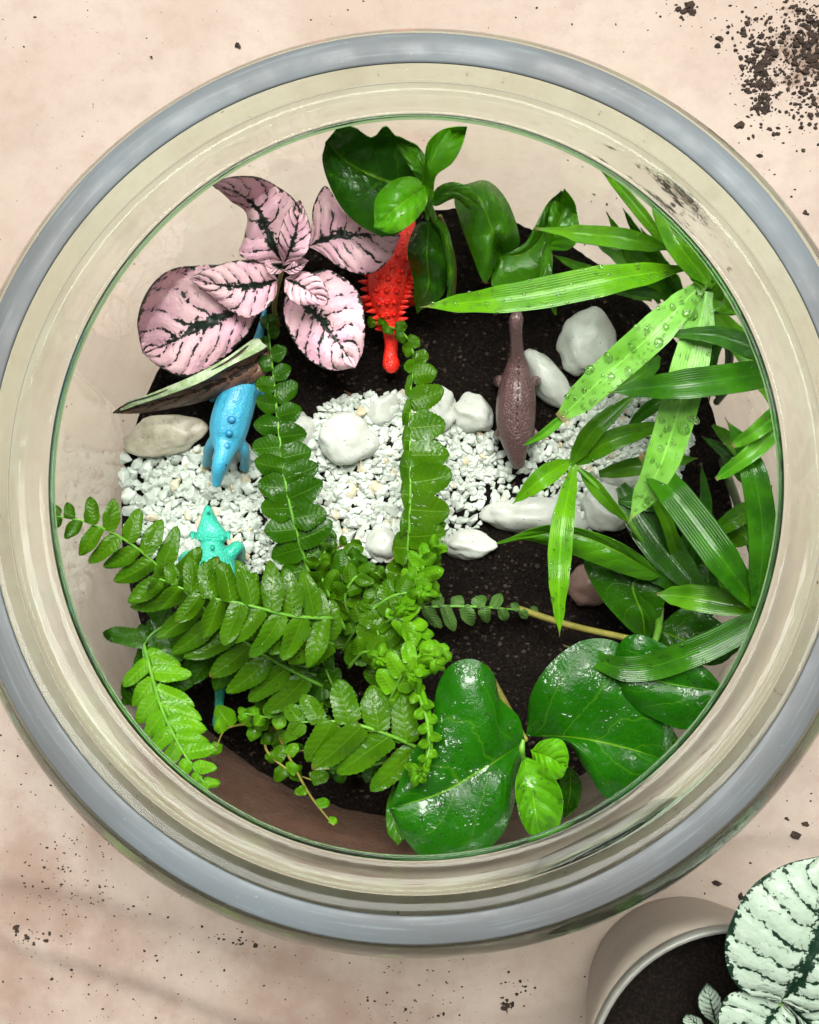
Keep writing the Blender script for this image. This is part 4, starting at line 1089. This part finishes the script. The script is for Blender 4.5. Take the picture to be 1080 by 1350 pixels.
creep([(470, 990, 72), (450, 1010, 80), (420, 1015, 84)], 6, 16, 8, 'fern_dark')
creep([(420, 740, 70), (450, 720, 76), (480, 722, 78)], 6, 12, 9, 'fern')
KEEP[0] = False

# ------------------------------------------------------------------ potted plant beside the bowl
pc, pr = _P0(985, 1440, 115), 0.064
bc = _P0(900, 1308, 0)
pot = empty('plant_pot', (pc.x, pc.y, 0))
tag(pot, 'round taupe plastic pot with pale rim on the table beside the bowl', 'pot')
def pot_lathe(name, prof, mat):
    vs, fs = [], []; k, seg = len(prof), 72
    for i in range(seg):
        th = 2 * math.pi * i / seg
        for r, z in prof:
            f = z / 115.0
            x = bc.x + (pc.x - bc.x) * f; y = bc.y + (pc.y - bc.y) * f
            vs.append((x + r * 0.001 * math.cos(th), y + r * 0.001 * math.sin(th), z * 0.001))
    for i in range(seg):
        a_, b_ = i * k, ((i + 1) % seg) * k
        for j in range(k): fs.append((a_ + j, b_ + j, b_ + (j + 1) % k, a_ + (j + 1) % k))
    me = mesh(name, vs, fs)
    bm = bmesh.new(); bm.from_mesh(me); bmesh.ops.recalc_face_normals(bm, faces=bm.faces); bm.to_mesh(me); bm.free()
    return link(name, me, mat, pot)
pot_lathe('wall', [(45.5, 0.4), (46.4, 2), (50, 25), (55.5, 70), (60.2, 107), (58.6, 107), (54, 70), (48, 25), (44, 6), (2, 6), (2, 0.4)], M['pot'])
pot_lathe('rim', [(60.4, 106), (61.8, 108), (62.4, 112), (62.2, 115), (61.4, 115.6), (60.2, 115), (59.4, 111), (59.0, 106.2)], M['pot_rim'])
def pot_soil():
    vs, fs = [], []; NR, NA = 16, 60
    f = 96 / 115.0
    cx, cy = bc.x + (pc.x - bc.x) * f, bc.y + (pc.y - bc.y) * f
    for i in range(NR + 1):
        for a_ in range(NA):
            th = 6.2832 * a_ / NA; r = 0.0575 * i / NR
            x, y = cx + r * math.cos(th), cy + r * math.sin(th)
            vs.append((x, y, 0.096 + 0.0025 * noise.noise(Vector((x * 60, y * 60, 3))) + 0.001 * noise.noise(Vector((x * 240, y * 240, 3)))))
    for i in range(NR):
        for a_ in range(NA):
            b_ = (a_ + 1) % NA; fs.append((i * NA + a_, i * NA + b_, (i + 1) * NA + b_, (i + 1) * NA + a_))
    tag(link('pot_soil', mesh('pot_soil', vs, fs), M['soil']), 'dark soil filling the taupe pot beside the bowl', 'soil', kind='stuff')
pot_soil()
wp = empty('white_polka_dot_plant', _P0(1030, 1330, 96))
tag(wp, 'white polka-dot plant with dark green veins in the taupe pot', 'plant')
tube('stem', wp, M['stem'], [(1040, 1400, 92), (1040, 1360, 112), (1028, 1322, 128)], [1.6, 1.4, 1.2])
leaf('leaf', wp, M['white'], [(985, 1310), (962, 1284), (956, 1245), (968, 1205), (995, 1165), (1040, 1138)], [(1030, 1320), (1062, 1282), (1082, 1220), (1098, 1126)],
     [(1075, 1335), (1125, 1300), (1150, 1240), (1145, 1170)], [134, 142, 144, 140], zl=[0, -2, -3, 0], zr=[0, -2, -3, 0], bulge=2.5, ruffle=1.2, n=44, m=16)
leaf('leaf', wp, M['white'], [(1000, 1306), (960, 1312), (946, 1350), (955, 1400)], [(1032, 1322), (1012, 1350), (995, 1400), (985, 1440)], [(1050, 1345), (1052, 1380), (1030, 1425)], [128, 132, 130, 124], zl=[0, 1, 0], zr=[0, -2, 0], bulge=2, ruffle=1.2, n=34, m=12)
leaf('leaf', wp, M['white'], [(1050, 1312), (1080, 1330), (1110, 1370)], [(1034, 1322), (1065, 1350), (1110, 1400)], [(1050, 1342), (1075, 1385)], [126, 129, 126], bulge=2, ruffle=1, n=28, m=10)
leaf('leaf', wp, M['white'], [(925, 1335), (921, 1315)], [(945, 1352), (938, 1325), (932, 1297)], [(952, 1335), (948, 1312)], [106, 112, 112], zl=2, zr=2, n=20, m=6)
leaf('leaf', wp, M['white'], [(905, 1352), (900, 1345)], [(935, 1370), (920, 1352), (905, 1338)], [(925, 1345), (918, 1340)], [102, 106, 106], zl=1, zr=1, n=16, m=5)
tube('stem', wp, M['stem'], [(950, 1385, 92), (948, 1368, 100), (944, 1350, 107)], [0.9, 0.8, 0.7])

# ------------------------------------------------------------------ toy dinosaurs
P = _P0
def loft(vs, fs, ring, k=14):
    """ring: (px, py, zmm, half width px, half height mm)"""
    cs = [(P(a, b, c), w * mpp(c), h * 0.001) for a, b, c, w, h in ring]
    base = len(vs); n = len(cs)
    for i, (c, w, h) in enumerate(cs):
        d = (cs[min(i + 1, n - 1)][0] - cs[max(i - 1, 0)][0]).normalized()
        s = d.cross(Vector((0, 0, 1)))
        if s.length < 0.15: s = Vector((1, 0, 0)).cross(d)
        s.normalize(); u = s.cross(d)
        for a in range(k):
            th = 6.28318 * a / k
            vs.append(c + s * (w * math.cos(th)) + u * (h * math.sin(th)))
    for i in range(n - 1):
        for a in range(k):
            b = (a + 1) % k
            fs.append((base + i * k + a, base + i * k + b, base + (i + 1) * k + b, base + (i + 1) * k + a))
    fs.append(tuple(reversed(range(base, base + k)))); fs.append(tuple(range(base + (n - 1) * k, base + n * k)))
def smooth_ring(r, n=26):
    return [cr(r, i / n) for i in range(n + 1)]
def body(root, mat, lofts, voxel=0.0006, it=5):
    vs, fs = [], []
    for r in lofts: loft(vs, fs, smooth_ring(r, max(8, 6 * len(r))))
    me = mesh('body', vs, fs)
    bm = bmesh.new(); bm.from_mesh(me); bmesh.ops.recalc_face_normals(bm, faces=bm.faces); bm.to_mesh(me); bm.free()
    o = link('body', me, M[mat], root)
    m = o.modifiers.new('skin', 'REMESH'); m.mode = 'VOXEL'; m.voxel_size = voxel; m.use_smooth_shade = True
    m = o.modifiers.new('soften', 'SMOOTH'); m.iterations = it; m.factor = 0.5
    return o
def knob(root, name, mat, px, py, z, rx, ry, rz, sub=2):
    bm = bmesh.new(); bmesh.ops.create_icosphere(bm, subdivisions=sub, radius=1)
    c = P(px, py, z); s = mpp(z)
    for v in bm.verts: v.co = Vector((c.x + v.co.x * rx * s, c.y + v.co.y * ry * s, c.z + v.co.z * rz * 0.001))
    me = bpy.data.meshes.new(name); bm.to_mesh(me); bm.free()
    return link(name, me, M[mat], root)
def spike(root, mat, a, b, r):
    """cone from photo point a (px, py, z) to b, r in mm"""
    A, B = P(*a), P(*b); d = B - A; q = d.to_track_quat('Z', 'Y').to_matrix()
    vs, fs = [], []; k = 7
    for f, w in ((-0.25, 1.0), (0.45, 0.62), (0.9, 0.22)):
        for i in range(k):
            th = 6.2832 * i / k
            vs.append(A + d * f + q @ Vector((math.cos(th), math.sin(th), 0)) * (r * w * 0.001))
    vs.append(B)
    for j in range(2):
        for i in range(k): fs.append((j * k + i, j * k + (i + 1) % k, (j + 1) * k + (i + 1) % k, (j + 1) * k + i))
    for i in range(k): fs.append((2 * k + i, 2 * k + (i + 1) % k, 3 * k))
    fs.append(tuple(reversed(range(k))))
    return link('spike', mesh('spike', vs, fs), M[mat], root)

# blue
d = empty('toy_dinosaur', P(300, 560, 62)); g = 'toy dinosaurs in the terrarium'
tag(d, 'light blue plastic toy dinosaur with pointed snout and round back spots', 'toy dinosaur', g)
body(d, 'blue', [
    [(350, 405, 66, 3, 1), (340, 450, 72, 7, 3), (328, 485, 79, 16, 6.5), (315, 520, 83, 25, 9), (304, 555, 83, 27, 9.5), (299, 580, 83, 23, 8), (296, 596, 85, 14, 5.5), (291, 612, 85, 11.5, 5), (287, 628, 82, 8.5, 3.6), (285, 641, 80, 5.5, 2.2)],
    [(288, 575, 82, 9, 4), (277, 590, 76, 7, 3), (273, 606, 66, 6, 2.6), (272, 612, 62, 7, 2)],
    [(312, 575, 82, 9, 4), (322, 594, 76, 7, 3), (323, 610, 66, 6.5, 2.6), (322, 618, 62, 7, 2)],
    [(300, 520, 82, 10, 5), (284, 518, 74, 8, 4), (280, 524, 62, 7, 2)],
    [(330, 520, 82, 10, 5), (338, 518, 74, 8, 4), (340, 524, 62, 7, 2)]])
for x, y, z, r in ((309, 530, 91.6, 5), (305, 553, 92.4, 6), (302, 571, 91.8, 5), (298, 588, 89.3, 6)):
    knob(d, 'back_spot', 'blue_dark', x, y, z, r, r * 0.9, 1.0)
knob(d, 'eye', 'eye', 283, 615, 88.0, 1.6, 1.6, 0.6); knob(d, 'eye', 'eye', 298, 613, 88.0, 1.6, 1.6, 0.6)
# teal
d = empty('toy_dinosaur', P(285, 770, 62))
tag(d, 'teal plastic toy dinosaur with frilled triangular head under the fern', 'toy dinosaur', g)
body(d, 'teal', [
    [(274, 668, 77, 4, 2), (275, 680, 79, 9, 3.6), (276, 690, 81, 13, 5.0), (277, 700, 82, 19, 5.0), (278, 708, 82, 23, 4.6), (278, 712, 81, 17, 3.5)],
    [(277, 700, 79, 12, 4), (279, 716, 80, 15, 6), (282, 740, 80, 27, 9), (285, 770, 80, 33, 10), (288, 805, 79, 27, 9), (292, 845, 74, 15, 5), (291, 890, 69, 9, 3), (289, 930, 66, 6, 2.4), (288, 952, 66, 8, 3.4), (288, 964, 66, 5, 2)],
    [(266, 738, 80, 10, 4), (250, 734, 76, 9, 3.4), (243, 738, 70, 8, 3), (242, 746, 64, 7, 2.4)],
    [(300, 735, 80, 10, 4), (312, 722, 78, 9, 3.4), (316, 728, 70, 8, 3), (317, 736, 64, 7, 2.4)],
    [(265, 800, 76, 11, 4), (250, 812, 70, 9, 3.5), (246, 822, 63, 8, 2.4)],
    [(310, 800, 76, 11, 4), (325, 812, 70, 9, 3.5), (330, 822, 63, 8, 2.4)]], it=3)
for i in range(7):
    x = 254 + i * 7.8
    spike(d, 'teal', (x, 708 - abs(i - 3) * 1.0, 83), (x + (i - 3) * 0.5, 715 - abs(i - 3) * 1.0, 85.5), 1.5)
knob(d, 'eye', 'eye', 264, 694, 83.0, 1.6, 1.6, 1.0); knob(d, 'eye', 'eye', 287, 694, 83.0, 1.6, 1.6, 1.0)
spike(d, 'teal', (275, 678, 82), (275, 674, 87), 1.3)
for i in range(6):
    spike(d, 'teal', (280 + i * 1.6, 722 + i * 14, 87 + min(i, 3)), (280 + i * 1.6, 724 + i * 14, 90.5 + min(i, 3)), 1.2)
# red
d = empty('toy_dinosaur', P(515, 390, 62))
tag(d, 'bright red plastic toy dinosaur with spiky armoured sides and club tail', 'toy dinosaur', g)
R = [(540, 285, 74, 8, 4), (536, 305, 76, 14, 6), (526, 332, 79, 26, 8.5), (514, 360, 80, 28, 9.5), (510, 385, 79, 26, 8.5), (511, 408, 76, 17, 6.5), (515, 432, 73, 12, 4.6), (516, 455, 70, 9, 3.6), (515, 470, 69, 10, 3.6), (516, 482, 69, 12, 4.2), (516, 491, 68, 6, 2.5)]
body(d, 'red', [R, [(495, 345, 76, 9, 4), (480, 335, 68, 8, 3), (476, 330, 62, 7, 2)], [(530, 385, 76, 9, 4), (540, 395, 68, 8, 3), (543, 398, 62, 7, 2)],
                [(490, 395, 74, 9, 4), (480, 402, 67, 7, 3), (478, 404, 62, 6, 2)], [(550, 330, 76, 8, 4), (560, 335, 68, 7, 3), (562, 338, 62, 6, 2)]], it=3)
for i in range(17):
    t = 0.10 + 0.62 * i / 16
    q = cr(R, t); w = cr(R, min(1, t + 0.01)); dx, dy = w[0] - q[0], w[1] - q[1]; l = math.hypot(dx, dy); nx, ny = -dy / l, dx / l
    for s in (-1, 1):
        o_ = q[3] * 0.93; e = q[3] * 1.0 + 9 + 3 * (i % 2)
        spike(d, 'red', (q[0] + nx * s * o_, q[1] + ny * s * o_, q[2] + 1), (q[0] + nx * s * e, q[1] + ny * s * e, q[2] + 2.5), 1.7)
    if i % 2 == 0:
        for s in (-0.5, 0, 0.5):
            hh = q[4] * math.sqrt(1 - s * s)
            spike(d, 'red', (q[0] + nx * s * q[3], q[1] + ny * s * q[3], q[2] + hh - 0.3), (q[0] + nx * s * q[3], q[1] + ny * s * q[3] + 1, q[2] + hh + 2.6), 1.5)
# brown
d = empty('toy_dinosaur', P(681, 540, 62))
tag(d, 'mauve brown plastic long-necked toy dinosaur standing among white stones', 'toy dinosaur', g)
R = [(682, 412, 96, 5, 3), (681, 420, 97, 10, 4), (680, 432, 95, 9, 3.6), (681, 450, 90, 8.5, 3.4), (682, 470, 84, 10.5, 4.5), (682, 490, 80, 18, 7.5), (681, 520, 79, 25.5, 10), (680, 550, 78, 26.5, 10), (680, 575, 76, 22, 8.5), (681, 597, 73, 14, 5.5), (684, 615, 69, 8, 3)]
body(d, 'mauve', [R, [(664, 505, 76, 8, 4), (658, 503, 68, 7, 3), (657, 503, 60, 7, 2.4)], [(700, 505, 76, 8, 4), (706, 503, 68, 7, 3), (707, 503, 60, 7, 2.4)],
                  [(664, 570, 76, 8, 4), (658, 574, 68, 7, 3), (657, 575, 60, 7, 2.4)], [(698, 570, 76, 8, 4), (704, 574, 68, 7, 3), (705, 575, 60, 7, 2.4)]])
for i in range(15):
    t = 0.30 + 0.6 * i / 14; q = cr(R, t)
    knob(d, 'back_ridge', 'mauve', q[0] + 2, q[1], q[2] + q[4] - 0.25, 1.7, 4.2, 0.9, 1)
knob(d, 'eye', 'eye', 674, 421, 99, 1.5, 1.5, 0.7); knob(d, 'eye', 'eye', 688, 421, 99, 1.5, 1.5, 0.7)
# bits of bark and straw on the soil
for x, y, l, w, a_, nm, lb in ((826, 388, 26, 4, 0.6, 'bark_chip', 'orange brown bark chip beside the large egg-shaped white stone'), (462, 522, 22, 2.2, 0.7, 'straw_piece', 'pale straw piece beside the rough low white stone'),
                       (640, 372, 10, 4, 0.2, 'bark_chip', 'short brown bark chip on soil under the broad-leaved plant')):
    z = soil_at(x, y) + 0.8
    dx, dy = math.cos(a_) * l / 2, math.sin(a_) * l / 2
    o = tube(nm, None, M['bark'], [(x - dx, y - dy, z), (x + 2, y, z + 0.8), (x + dx, y + dy, z)], [w * 0.12, w * 0.3, w * 0.1], n=8, k=5)
    tag(o, lb, 'bark chip' if 'bark' in nm else 'straw')
